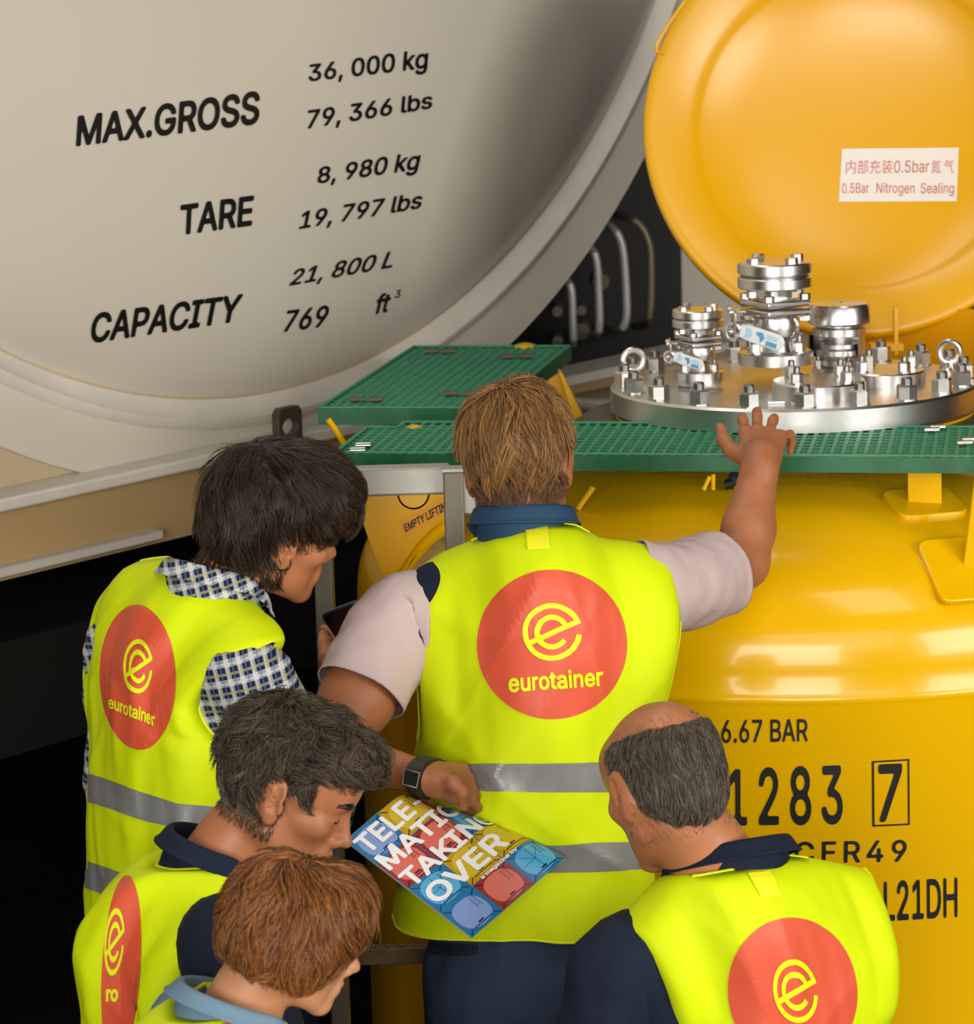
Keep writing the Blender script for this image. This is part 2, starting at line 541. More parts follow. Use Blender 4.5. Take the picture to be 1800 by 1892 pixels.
# ------------------------------------------------------------------ smooth bodies from blended volumes
class Field:
    def __init__(self, lo, hi, h):
        self.lo = np.array(lo, float); self.h = h
        self.n = np.ceil((np.array(hi) - self.lo) / h).astype(int) + 1
        self.F = np.full(self.n, .2, np.float32)
    def apply(self, fn, c, rad, k, op='add', M=None):
        c = np.asarray(c, float)
        i0 = np.maximum(np.floor((c - rad - self.lo) / self.h).astype(int), 0)
        i1 = np.minimum(np.ceil((c + rad - self.lo) / self.h).astype(int) + 1, self.n)
        if (i1 <= i0).any(): return
        ax = [self.lo[a] + self.h * np.arange(i0[a], i1[a]) for a in range(3)]
        X = np.stack(np.meshgrid(*ax, indexing='ij'), -1).astype(np.float32)
        sl = tuple(slice(i0[a], i1[a]) for a in range(3))
        if M is not None:
            X = (X - M[:3, 3].astype(np.float32)) @ M[:3, :3].astype(np.float32)
        d = fn(X)
        A = self.F[sl]
        if op == 'add':
            hh = np.clip(.5 + .5 * (A - d) / k, 0, 1)
            self.F[sl] = A * (1 - hh) + d * hh - k * hh * (1 - hh)
        else:
            d = -d
            hh = np.clip(.5 - .5 * (A - d) / k, 0, 1)
            self.F[sl] = A * (1 - hh) + d * hh + k * hh * (1 - hh)
    # all take world coordinates, or coordinates local to M (a rigid 4x4)
    def _c(self, c, M):
        c = np.asarray(c, float)
        return c if M is None else M[:3, :3] @ c + M[:3, 3]
    def ell(self, c, r, k=.02, R=None, op='add', M=None):
        c0 = np.asarray(c, np.float32); r0 = np.asarray(r, np.float32)
        def fn(X):
            q = X - c0
            if R is not None: q = q @ np.asarray(R, np.float32)
            k0 = np.sqrt(((q / r0) ** 2).sum(-1)); k1 = np.sqrt(((q / (r0 * r0)) ** 2).sum(-1)) + 1e-6
            return k0 * (k0 - 1) / k1
        self.apply(fn, self._c(c, M), max(r) + 2 * k + 3 * self.h, k, op, M)
    def cone(self, a, b, ra, rb, k=.02, op='add', M=None, flat=None):
        a0 = np.asarray(a, np.float32); b0 = np.asarray(b, np.float32)
        ba = b0 - a0; L = float((ba * ba).sum()) + 1e-9
        def fn(X):
            q = X - a0
            t = np.clip((q @ ba) / L, 0, 1)
            e = q - t[..., None] * ba
            if flat is not None:
                fd, fs = flat
                fd = np.asarray(fd, np.float32)
                e = e + fd * ((e @ fd) * (fs - 1))[..., None]
            return np.sqrt((e * e).sum(-1)) - (ra + (rb - ra) * t)
        mid = (np.asarray(a, float) + np.asarray(b, float)) / 2
        rad = np.linalg.norm(np.asarray(b, float) - np.asarray(a, float)) / 2 + max(ra, rb) * (1 if flat is None else max(1, 1 / flat[1])) + 2 * k + 3 * self.h
        self.apply(fn, self._c(mid, M), rad, k, op, M)
    def chain(self, pts, rs, k=.015, M=None):
        for i in range(len(pts) - 1):
            self.cone(pts[i], pts[i + 1], rs[i], rs[i + 1], k, 'add', M)
    def half(self, p, n, k=.004, M=None):
        """keep the side of the plane that n points away from"""
        p = np.asarray(p, np.float32); n = np.asarray(n, np.float32)
        ax = [self.lo[a] + self.h * np.arange(self.n[a]) for a in range(3)]
        X = np.stack(np.meshgrid(*ax, indexing='ij'), -1).astype(np.float32)
        if M is not None:
            X = (X - M[:3, 3].astype(np.float32)) @ M[:3, :3].astype(np.float32)
        self.F = np.maximum(self.F, ((X - p) @ n).astype(np.float32))
    def mesh(self, disp=None):
        F = self.F
        # keep the border outside
        for a in range(3):
            s = [slice(None)] * 3
            for e in (0, -1):
                s[a] = e
                F[tuple(s)] = np.maximum(F[tuple(s)], self.h)
        neg = F < 0
        cnt = np.zeros(self.n - 1, np.int8)
        for dx in (0, 1):
            for dy in (0, 1):
                for dz in (0, 1):
                    cnt += neg[dx:dx + self.n[0] - 1, dy:dy + self.n[1] - 1, dz:dz + self.n[2] - 1]
        cells = np.argwhere((cnt > 0) & (cnt < 8))
        idx = np.full(self.n - 1, -1, np.int32)
        idx[tuple(cells.T)] = np.arange(len(cells))
        corners = np.array([(i, j, k) for i in (0, 1) for j in (0, 1) for k in (0, 1)])
        val = np.stack([F[tuple((cells + c).T)] for c in corners], 1)
        acc = np.zeros((len(cells), 3)); num = np.zeros(len(cells))
        for a in range(8):
            for b in range(a + 1, 8):
                if np.abs(corners[a] - corners[b]).sum() != 1: continue
                va, vb = val[:, a], val[:, b]
                mk = (va < 0) != (vb < 0)
                t = np.where(mk, va / np.where(mk, va - vb, 1), 0)
                pt = corners[a] + t[:, None] * (corners[b] - corners[a])
                acc += np.where(mk[:, None], pt, 0); num += mk
        verts = self.lo + self.h * (cells + acc / num[:, None])
        faces = []
        for a in range(3):
            s0 = [slice(0, -1)] * 3; s1 = [slice(0, -1)] * 3
            s1[a] = slice(1, None)
            A, B = neg[tuple(s0)], neg[tuple(s1)]
            e = np.argwhere(A != B)
            b, c = (a + 1) % 3, (a + 2) % 3
            e = e[(e[:, b] > 0) & (e[:, c] > 0)]
            if not len(e): continue
            ub = np.zeros(3, int); ub[b] = 1
            uc = np.zeros(3, int); uc[c] = 1
            q = np.stack([idx[tuple((e - ub - uc).T)], idx[tuple((e - uc).T)], idx[tuple(e.T)], idx[tuple((e - ub).T)]], 1)
            fl = A[tuple(e.T)]
            q = np.where(fl[:, None], q, q[:, ::-1])
            faces.append(q[(q >= 0).all(1)])
        faces = np.concatenate(faces)
        return verts, faces
    def build(self, name, mats, parent=None, relax=1):
        v, f = self.mesh()
        if not len(f): raise RuntimeError('empty ' + name)
        if relax:
            e = np.concatenate([f[:, [0, 1]], f[:, [1, 2]], f[:, [2, 3]], f[:, [3, 0]]])
            for _ in range(relax):
                s = np.zeros_like(v); n = np.zeros(len(v))
                np.add.at(s, e[:, 0], v[e[:, 1]]); np.add.at(n, e[:, 0], 1)
                np.add.at(s, e[:, 1], v[e[:, 0]]); np.add.at(n, e[:, 1], 1)
                v = v * .5 + .5 * s / n[:, None]
        me = bpy.data.meshes.new(name)
        me.vertices.add(len(v)); me.vertices.foreach_set('co', v.astype(np.float32).ravel())
        me.loops.add(f.size); me.loops.foreach_set('vertex_index', f.astype(np.int32).ravel())
        me.polygons.add(len(f))
        me.polygons.foreach_set('loop_start', np.arange(0, f.size, 4, dtype=np.int32))
        me.update(calc_edges=True)
        me.validate()
        return link(name, me, mats, parent)

def rotz(a): return np.array([[math.cos(a), -math.sin(a), 0], [math.sin(a), math.cos(a), 0], [0, 0, 1.]])
def rotx(a): return np.array([[1, 0, 0], [0, math.cos(a), -math.sin(a)], [0, math.sin(a), math.cos(a)]])
def roty(a): return np.array([[math.cos(a), 0, math.sin(a)], [0, 1, 0], [-math.sin(a), 0, math.cos(a)]])
def frame(loc, R):
    M = np.eye(4); M[:3, :3] = R; M[:3, 3] = loc
    return M
# ================================================================== the setting
fl = MB().box((0, 4, -.05), (40, 40, .1)).build('floor', M_floor, smooth=False); tag(fl, kind='structure')
wb = MB().box((0, 11.0, 4), (40, .2, 8.2)).build('wall_back', M_wall, smooth=False); tag(wb, kind='structure')
wl = MB().box((-9.0, 4, 4), (.2, 28, 8.2)).build('wall_left', M_wall, smooth=False); tag(wl, kind='structure')

wr_ = MB().box((9.0, 4, 4), (.2, 28, 8.2)).build('wall_right', M_wall, smooth=False); tag(wr_, kind='structure')
ce = MB().box((0, 4, 8.3), (18, 16, .2)).build('ceiling', mat('dark_roof', (.03, .027, .022, 1), .8), smooth=False); tag(ce, kind='structure')

# ================================================================== white tank container
B = math.radians(51.92)
TU = np.array([math.cos(B), math.sin(B), 0]); TN = np.array([math.sin(B), -math.cos(B), 0]); TZ = np.array([0, 0, 1.0])
TC = np.array([-.5202, 2.0616, 3.5198]); TR = 1.8975; TOFF = .080; TR2 = 1.9035; TR3 = 2.055
TRm = np.stack([TU, TZ, TN], 1)              # local x along the end, y up, z outwards
tank = empty('tank_container', V(TC + TN * -2 + TZ * -3.5198), 'cream white tank container with black gross and tare figures on its dished end', 'tank container')
mb = MB()
prof = [(.001, .40)]
for i in range(1, 41):
    r = TR * i / 40
    prof.append((r, .40 * max(0, 1 - (i / 40) ** 2.2) ** .62 if i < 40 else 0.0))
prof = [(r, z) for r, z in prof]
mb.lathe(prof[::-1], 160, TC, TRm, cap=False)
dish = mb.build('dished_end', M_white, tank, angle=50)
mb = MB()
mb.lathe([(TR - .004, -.02), (TR, 0), (TR + .012, .02), (TR - .03, .035), (TR - .03, .05), (TR + .002, TOFF - .012), (TR2 + .006, TOFF + .004), (TR2 + .022, TOFF), (TR2 + .03, TOFF - .012)], 160, TC, TRm, cap=False)
mb.build('end_ring', M_white3, tank, angle=60)
mb = MB()
mb.lathe([(TR2 + .02, TOFF - .012), (TR3, TOFF - .012), (TR3 + .004, TOFF - .03), (TR3, -.5), (TR3 * .99, -5.2)], 160, TC, TRm, cap=False)
mb.build('end_collar', M_white, tank, angle=40)

def tloc(u, z, n):
    return TC + TU * u + TN * n + TZ * (z - TC[2])
TRb = np.stack([TU, -TN, TZ], 1)
# end plates of the frame under the dish, with their fold lines
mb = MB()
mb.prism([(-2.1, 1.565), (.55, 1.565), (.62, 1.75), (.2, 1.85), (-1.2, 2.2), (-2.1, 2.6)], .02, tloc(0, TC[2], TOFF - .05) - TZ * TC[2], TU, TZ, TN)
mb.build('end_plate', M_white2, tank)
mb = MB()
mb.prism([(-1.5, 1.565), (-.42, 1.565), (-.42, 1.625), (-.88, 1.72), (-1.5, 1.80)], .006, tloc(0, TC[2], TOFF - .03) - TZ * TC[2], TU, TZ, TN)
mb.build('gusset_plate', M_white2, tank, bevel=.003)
mb = MB()
mb.box(tloc(.0, 1.552, TOFF + .005), (4.4, .13, .028), TRb)
mb.build('rail_flange', M_white3, tank, bevel=.006)
mb = MB()
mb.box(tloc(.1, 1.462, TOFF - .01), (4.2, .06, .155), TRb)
mb.build('bottom_rail', mat('brownish_cream_paint', srgb(190, 160, 112), .5, var=.08, vscale=2), tank)  # browner cream than the rest of the frame
mb = MB()
mb.box(tloc(-1.32, 1.408, TOFF + .005), (1.72, .09, .022), TRb)
mb.build('rail_foot', M_white3, tank, bevel=.004)
# dark lug with a hole
c0 = PP(525, 790, TC + TN * (TOFF + .085), TN)
mb = MB()
hx, hz, hr = .030, .080, .019
outer = [(-hx, -hz), (hx, -hz), (hx, hz * .45), (hx * .75, hz * .6), (-hx * .75, hz * .6), (-hx, hz * .45)]
mb.holed(outer, (0, .004), hr, .02, c0, TU * 1.35, TZ, TN)
mb.build('lashing_lug', mat('lug_brown', srgb(70, 62, 52), .5), tank, bevel=.002)
# sides of the frame running back, and its wheels and chassis in the dark
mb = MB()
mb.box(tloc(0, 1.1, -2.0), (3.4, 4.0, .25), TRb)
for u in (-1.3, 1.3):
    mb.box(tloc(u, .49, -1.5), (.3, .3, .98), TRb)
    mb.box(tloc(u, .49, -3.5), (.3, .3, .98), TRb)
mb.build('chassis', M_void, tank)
bpy.context.view_layer.update()
bv = bvh_of([dish])
for body, q, off_, sh in [  # words, place, weight, slant
    ('36, 000 kg', [(567, 119), (790, 88), (790, 136), (570, 159)], .016, .10),
    ('79, 366 lbs', [(567, 203), (797, 169), (798, 206), (567, 245)], .016, .10),
    ('8, 980 kg', [(584, 309), (777, 277), (773, 322), (586, 347)], .016, .16),
    ('19, 797 lbs', [(551, 391), (779, 353), (779, 390), (551, 430)], .016, .22),
    ('21, 800 L', [(536, 498), (728, 462), (722, 500), (532, 534)], .016, .25),
    ('769', [(524, 573), (607, 562), (605, 602), (523, 613)], .016, .25),
    ('ft', [(695, 543), (722, 538), (718, 575), (693, 580)], .02, .25),
    ('3', [(729, 536), (740, 534), (739, 549), (728, 550)], .012, .2),
    ('MAX.GROSS', [(141, 213), (479, 166), (477, 229), (139, 271)], .022, .04),
    ('TARE', [(332, 378), (468, 360), (466, 416), (332, 434)], .022, .06),
    ('CAPACITY', [(168, 578), (448, 541), (443, 593), (167, 634)], .022, .15)]:
    lay_text('lettering', body, q, bv, M_blackp, dish, bold=off_, shear=sh, off=.003)

# ================================================================== machinery behind
mach = empty('pipe_bank', V((.55, 4.6, 0)), 'bank of bent grey pipes on black machinery behind the yellow cover', 'pipes')
mb = MB()
a, b = P(940, 330, 4.6), P(1263, 760, 4.6)
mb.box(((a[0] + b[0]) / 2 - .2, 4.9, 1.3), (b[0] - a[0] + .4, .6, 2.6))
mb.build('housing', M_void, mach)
for pts, mm in [
    ([(1035, 505), (1052, 520), (1057, 545), (1058, 600), (1060, 640), (1050, 665)], M_pipe),
    ([(1080, 445), (1097, 460), (1104, 490), (1106, 540), (1108, 590), (1106, 620), (1093, 645)], M_pipe),
    ([(1110, 408), (1135, 420), (1150, 450), (1155, 500), (1158, 560), (1158, 590), (1148, 612), (1132, 630)], M_pipe),
    ([(1130, 402), (1165, 402), (1188, 420), (1202, 455), (1203, 500), (1203, 560), (1198, 600), (1184, 630)], M_pipe2)]:
    w3 = [P(x, y, 4.15) for x, y in pts]
    w3[0] = w3[0] + np.array([-.05, .3, 0]); w3[-1] = w3[-1] + np.array([0, .35, 0])
    # smooth
    for _ in range(2):
        w3 = [w3[0]] + sum([[.75 * w3[i] + .25 * w3[i + 1], .25 * w3[i] + .75 * w3[i + 1]] for i in range(len(w3) - 1)], []) + [w3[-1]]
    MB().tube(w3, .0125, 12).build('pipe', mm, mach)
for x, y, r in [(1030, 575, .02), (1074, 573, .018), (1110, 520, .03), (1075, 612, .03), (1030, 630, .02)]:
    c = P(x, y, 4.3)
    MB().lathe([(r, -.1), (r, 0), (r * .8, .012)], 20, c, rotx(math.pi / 2)).build('valve_cap', M_pipe2 if r > .025 else M_galvd, mach)
pil = MB().box((P(1282, 500, 6.0)[0] + .08, 6.0, 2.0), (.26, .26, 4.0)).build('wall_pillar', mat('pale_plaster', srgb(232, 224, 208), .7), smooth=False); tag(pil, kind='structure')
# pale pipe and bed low behind the lid
bed = empty('grey_bed', V((.3, 2.9, 0)), 'pale grey drum top with a bent rim behind the steel lid', 'drum')
c = P(1105, 740, 2.6)
mb = MB().lathe([(.30, 0), (.30, c[2] - .03), (.28, c[2] - .02), (.01, c[2] - .02)], 64, (c[0] + .14, 2.8, 0))
mb.build('drum', M_galv, bed)
MB().tube([np.array([c[0] + .14 + .285 * math.cos(t), 2.8 + .285 * math.sin(t), c[2] - .005]) for t in np.linspace(0, 2 * math.pi, 60, endpoint=False)], .016, 10, closed=True).build('rim', M_pipe, bed)

# ================================================================== yellow tank
LID = P(1467, 705, 1.15)
AX, AY, LZ = LID
YR = .89
zs = P(1467, 1296, AY - YR)[2]                # seam height
HD = LZ - .075 - zs
ytank = empty('yellow_tank', V((AX, AY, 0)), 'glossy yellow upright tank with domed top and black pressure markings', 'tank')
prof = [(YR, .12), (YR, zs - .012), (YR + .003, zs - .006), (YR + .005, zs), (YR + .003, zs + .006), (YR, zs + .012)]
for t in np.linspace(0, 1, 46)[1:]:
    r = math.sin((1 - t) * math.pi / 2) * .985 + .015 * (1 - t)
    r = min(r, .9995)
    prof.append((YR * r, zs + .012 + (HD - .012) * (1 - r ** 2) ** (1 / 2.9)))
shell = MB().lathe(prof, 180, (AX, AY, 0)).build('shell', M_yel, ytank, angle=60)
mb = MB().lathe([(YR + .03, 0), (YR + .03, .13), (YR - .02, .13)], 90, (AX, AY, 0))
mb.build('base_skirt', M_yel, ytank)
# collar under the lid and its gasket
MB().lathe([(.36, LZ - .20), (.36, LZ - .055), (.30, LZ - .055)], 90, (AX, AY, 0)).build('manhole_neck', M_yel, ytank)
MB().lathe([(.40, LZ - .19), (.425, LZ - .075), (.425, LZ - .065), (.36, LZ - .06), (.30, LZ - .06)], 90, (AX, AY, 0)).build('spill_box', M_brown, ytank)
# rear coaming standing round the back of the lid
zt = P(1640, 560, AY + .66)[2]
MB().lathe([(.66, LZ - .24), (.66, zt), (.675, zt), (.675, LZ - .24)], 80, (AX, AY, 0), a0=math.radians(-4), a1=math.radians(80)).build('coaming', M_yeld, ytank)
# open cover
CC = P(1588, 228, 1.82)
cn = np.array([-.09, -.93, .31]); cn /= np.linalg.norm(cn)
cx = np.cross(np.array([0, 0, 1.0]), cn); cx /= np.linalg.norm(cx); cy = np.cross(cn, cx)
CR = np.stack([cx, cy, cn], 1)
R0 = .470
prof = [(.001, -.115)] + [(R0 * q, z) for q, z in [(.2, -.112), (.4, -.102), (.55, -.088), (.66, -.070), (.735, -.052), (.755, -.046), (.765, -.040), (.80, -.030), (.88, -.013), (.95, -.004), (.985, 0), (1.0, -.004), (1.006, -.012), (1.0, -.055), (.985, -.06), (.97, -.055)]]
prof += [(R0 * .76, -.085), (R0 * .5, -.125), (.001, -.15)]
cover = MB().lathe(prof, 140, CC, CR).build('cover', M_yelm, ytank, angle=45)
MB().tube([P(1272, -6, 1.80), P(1240, 38, 1.79), P(1217, 76, 1.78), P(1213, 86, 1.78), P(1213, 94, 1.78), P(1226, 100, 1.80)], .0045, 8).build('cover_handle', M_yelm, cover)
bpy.context.view_layer.update()
bv = bvh_of([cover])
v, f = subdiv2d(np.array([(0, 0), (1, 0), (1, 1), (0, 1)], float), [(0, 1, 2, 3)], .1)
sq = [(1556, 275), (1772, 273), (1768, 372), (1550, 373)]
stk = lay('sticker', quad_map(sq)(v), f, bv, M_sticker, cover, off=.001)
M_redt = mat('faded_red_print', srgb(205, 120, 110), .5)
for body, q in [('内部充装', [(1564, 296), (1650, 295), (1649, 321), (1563, 322)]), ('0.5bar', [(1653, 297), (1718, 296), (1717, 319), (1652, 320)]),
                ('氮 气', [(1722, 296), (1763, 295), (1762, 320), (1721, 321)]),
                ('0.5Bar', [(1556, 339), (1606, 338), (1606, 357), (1556, 358)]), ('Nitrogen', [(1620, 338), (1691, 338), (1690, 363), (1619, 362)]),
                ('Sealing', [(1702, 338), (1764, 338), (1763, 363), (1701, 363)])]:
    lay_text('lettering', body, q, bv, M_redt, stk, off=.0018, cjk=not body.isascii(), bold=.0 if not body.isascii() else .006)
# hinge lug of the cover
h0 = P(1655, 640, 1.585)
MB().box(h0 + np.array([0, .0, .035]), (.008, .03, .10)).box(h0 + np.array([-.02, 0, 0]), (.07, .04, .015)).build('hinge_lug', M_yelm, ytank)
# markings on the shell
bv = bvh_of([shell])
for body, q, of_ in [
    ('MAWP 6.67 BAR', [(1206, 1332), (1493, 1328), (1493, 1370), (1206, 1376)], .012),
    ('1283', [(1345, 1420), (1556, 1412), (1558, 1523), (1345, 1527)], .014),
    ('7', [(1623, 1412), (1667, 1410), (1663, 1517), (1621, 1519)], .018),
    ('CFR49', [(1469, 1555), (1676, 1551), (1674, 1592), (1469, 1596)], .012),
    ('L21DH', [(1633, 1628), (1769, 1620), (1769, 1694), (1634, 1702)], .014)]:
    lay_text('lettering', body, q, bv, M_blackp, shell, bold=of_, off=.0015, spacing=1.22 if body in ('CFR49', '1283') else 1.0)
fr = merge2d([strip2d([(1611, 1406), (1680, 1402)], [(1611, 1409), (1680, 1405)]), strip2d([(1612, 1524), (1681, 1521)], [(1612, 1527), (1681, 1524)]),
              strip2d([(1611, 1406), (1615, 1406)], [(1612, 1527), (1616, 1527)]), strip2d([(1677, 1402), (1680, 1402)], [(1678, 1524), (1681, 1524)])])
lay('lettering_box', fr[0], fr[1], bv, M_blackp, shell, maxpx=20)

def hit(px, py):
    h, n, i, d = bv.ray_cast(V(CAM), V(ray(px, py)))
    return np.array(h), np.array(n)

# brackets with pads that carry the walkway
def pad(px, py, w_, h_, nm='mounting_pad'):
    c, n = hit(px, py)
    n = n / np.linalg.norm(n)
    ex = np.cross(np.array([0, 0, 1.0]), n); ex /= np.linalg.norm(ex); ey = np.cross(n, ex)
    poly = []
    for sx, sy, a0 in ((1, 1, 0), (-1, 1, 90), (-1, -1, 180), (1, -1, 270)):
        for a in (0, 30, 60, 90):
            t = math.radians(a0 + a)
            poly.append((sx * (w_ / 2 - .02) + .02 * math.cos(t), sy * (h_ / 2 - .02) + .02 * math.sin(t)))
    MB().prism(poly, .012, c - n * .004, ex, ey, n).build(nm, M_yel, ytank, bevel=.003)
    return c, n, ex, ey
c, n, ex, ey = pad(1708, 932, .135, .11)
zt = PZ(1700, 868, LZ - .05)[2]
MB().box(c + np.array([0, 0, .022]), (.062, .02, .085)).build('walkway_bracket', M_yel, ytank, bevel=.002)
c, n, ex, ey = pad(1775, 1055, .125, .15)
MB().prism([(0, -.03), (.06, -.03), (.06, .30), (.03, .20)], .012, c, (1, 0, 0), (0, 0, 1), -n).build('walkway_bracket', M_yel, ytank, bevel=.002)
# welded rod and latch on the dome
c1, n1 = hit(1068, 945); c2, n2 = hit(1100, 930)
MB().tube([c1 + n1 * .004, c1 + n1 * .012 + .3 * (c2 - c1), c2 + n2 * .02 + np.array([0, 0, .012])], .0055, 10).build('hose_hook', M_yel, ytank)
c1, n1 = hit(1340, 905)
MB().tube([c1 + n1 * .01, c1 + n1 * .012 + np.array([.015, 0, 0])], .010, 14).build('latch', M_dark, ytank)
MB().lathe([(.012, 0), (.012, .012), (.007, .014)], 20, c1 + n1 * .006 + np.array([.018, .01, .012]), rotx(1.2)).build('latch_knob', M_dark, ytank)
MB().tube([P(1300, 905, .55), P(1312, 880, .55)], .004, 8).tube([P(1318, 905, .56), P(1318, 876, .56)], .004, 8).build('latch_wire', M_yel, ytank)
# empty-lifting lug, with its eye
LY = .60
pl = [(630, 868), (655, 930), (668, 955), (676, 982), (716, 1084), (740, 1050), (770, 1005), (800, 975), (832, 955), (832, 868)]
def to2(px, py):
    q = P(px, py, LY); return (q[0], q[2])
hc = to2(764, 912)
poly = [to2(*q) for q in pl]
mb = MB()
mb.holed(poly, hc, .030, .02, (0, LY, 0), (1, 0, 0), (0, 0, 1), (0, 1, 0))
lug = mb.build('lifting_lug', M_yeld, ytank)
MB().lathe([(.030, .002), (.027, .002), (.027, .018), (.030, .018)], 40, (hc[0], LY, hc[1]), rotx(-math.pi / 2)).build('eye_rim', M_yelm, lug)
MB().prism([to2(716, 1084), to2(740, 1050), to2(770, 1005), to2(800, 975), to2(832, 955), to2(836, 985), to2(800, 1010), to2(770, 1045), to2(744, 1092)], .10, (0, LY + .01, 0), (1, 0, 0), (0, 0, 1), (0, 1, 0)).build('lug_foot', M_yel, lug, bevel=.012)
bpy.context.view_layer.update()
bvl = bvh_of([lug])
v, f = subdiv2d(np.array([(0, 0), (1, 0), (1, 1), (0, 1)], float), [(0, 1, 2, 3)], .2)
ls = lay('lug_label', quad_map([(740, 963), (822, 918), (829, 941), (752, 992)])(v), f, bvl, mat('amber_label', srgb(226, 150, 12), .5), lug, off=.001)
lay_text('lettering', 'EMPTY LIFTING', [(746, 969), (829, 922), (833, 938), (750, 983)], bvl, M_blackp, ls, off=.002, bold=.02)
# thin corner post of the tank's own frame
a, b = P(617, 1040, .72), P(638, 1860, .72)
MB().box(((a[0] + b[0]) / 2, .72, LZ / 2 - .05), (.007, .05, LZ - .1)).build('corner_post', M_yel, ytank)
# rounded tops of the frame behind the platform
for px, py, Y_, r in ((970, 637, 2.15, .028), (765, 789, 1.0, .02)):
    c = P(px, py, Y_)
    MB().lathe([(r, -.3), (r, -.01), (r * .85, .0), (r * .4, .004), (.0005, .005)], 30, c).build('post_cap', M_yel, ytank)
# ================================================================== steel lid and its fittings
lid = empty('manhole_lid', V((AX, AY, LZ)), 'round bolted stainless steel lid on top of the yellow tank', 'lid')
LR, LT = .368, .05
plate = MB().lathe([(LR - .004, -LT), (LR, -LT + .004), (LR, -.005), (LR - .005, 0), (.001, 0)], 120, (AX, AY, LZ)).build('plate', M_steelb, lid)
def lidp(x, y, z=0): return np.array([AX + x, AY + y, LZ + z])
def bolt(parent, c, r=.0205, h=.027, st=.014, rot=0.0):
    mb = MB()
    mb.lathe([(r * 1.08, 0), (r * 1.08, .003), (r, .003)], 20, c)
    hexa(mb, np.asarray(c) + np.array([0, 0, .003]), r, h, rot)
    o = mb.build('nut', M_bolt, parent, smooth=False)
    MB().lathe([(r * .52, 0), (r * .52, st - .003), (r * .40, st)], 16, np.asarray(c) + np.array([0, 0, .003 + h])).build('stud', M_stud, o)
    return o
for i in range(20):
    a = math.radians(-92 + 18 * i)
    bolt(lid, lidp(.339 * math.cos(a), .339 * math.sin(a)), rot=random.random())
def blind(x, y, r, t, nb, rb, a0, z0=0.0):
    o = MB().lathe([(r, z0), (r, z0 + t - .003), (r - .003, z0 + t), (.001, z0 + t)], 60, lidp(x, y)).build('blind_flange', M_steel, lid)
    for i in range(nb):
        a = a0 + 2 * math.pi * i / nb
        bolt(o, lidp(x + rb * math.cos(a), y + rb * math.sin(a), z0 + t), r=.0125, h=.019, st=.012, rot=random.random())
blind(.030, -.19, .091, .030, 4, .068, .8)
blind(.180, -.045, .078, .026, 4, .060, .5)
def eyebolt(x, y, yaw):
    mb = MB()
    mb.lathe([(.020, 0), (.020, .006), (.012, .012), (.009, .022)], 24, lidp(x, y))
    pts = [lidp(x + .021 * math.cos(t) * math.cos(yaw), y + .021 * math.cos(t) * math.sin(yaw), .042 + .021 * math.sin(t)) for t in np.linspace(0, 2 * math.pi, 28, endpoint=False)]
    mb.tube(pts, .0065, 10, closed=True)
    mb.build('lifting_eye', M_steel, lid)
eyebolt(-.318, .075, .2); eyebolt(.322, .06, -.3)
MB().box(lidp(-.062, -.285, .003), (.034, .014, .006)).box(lidp(-.02, -.29, .002), (.03, .02, .004)).build('stamped_tag', M_steel, lid, bevel=.001)
MB().tube([lidp(-.235, -.06, .004), lidp(-.19, -.10, .004), lidp(-.15, -.10, .004)], .003, 8).build('retaining_wire', M_stud, lid)

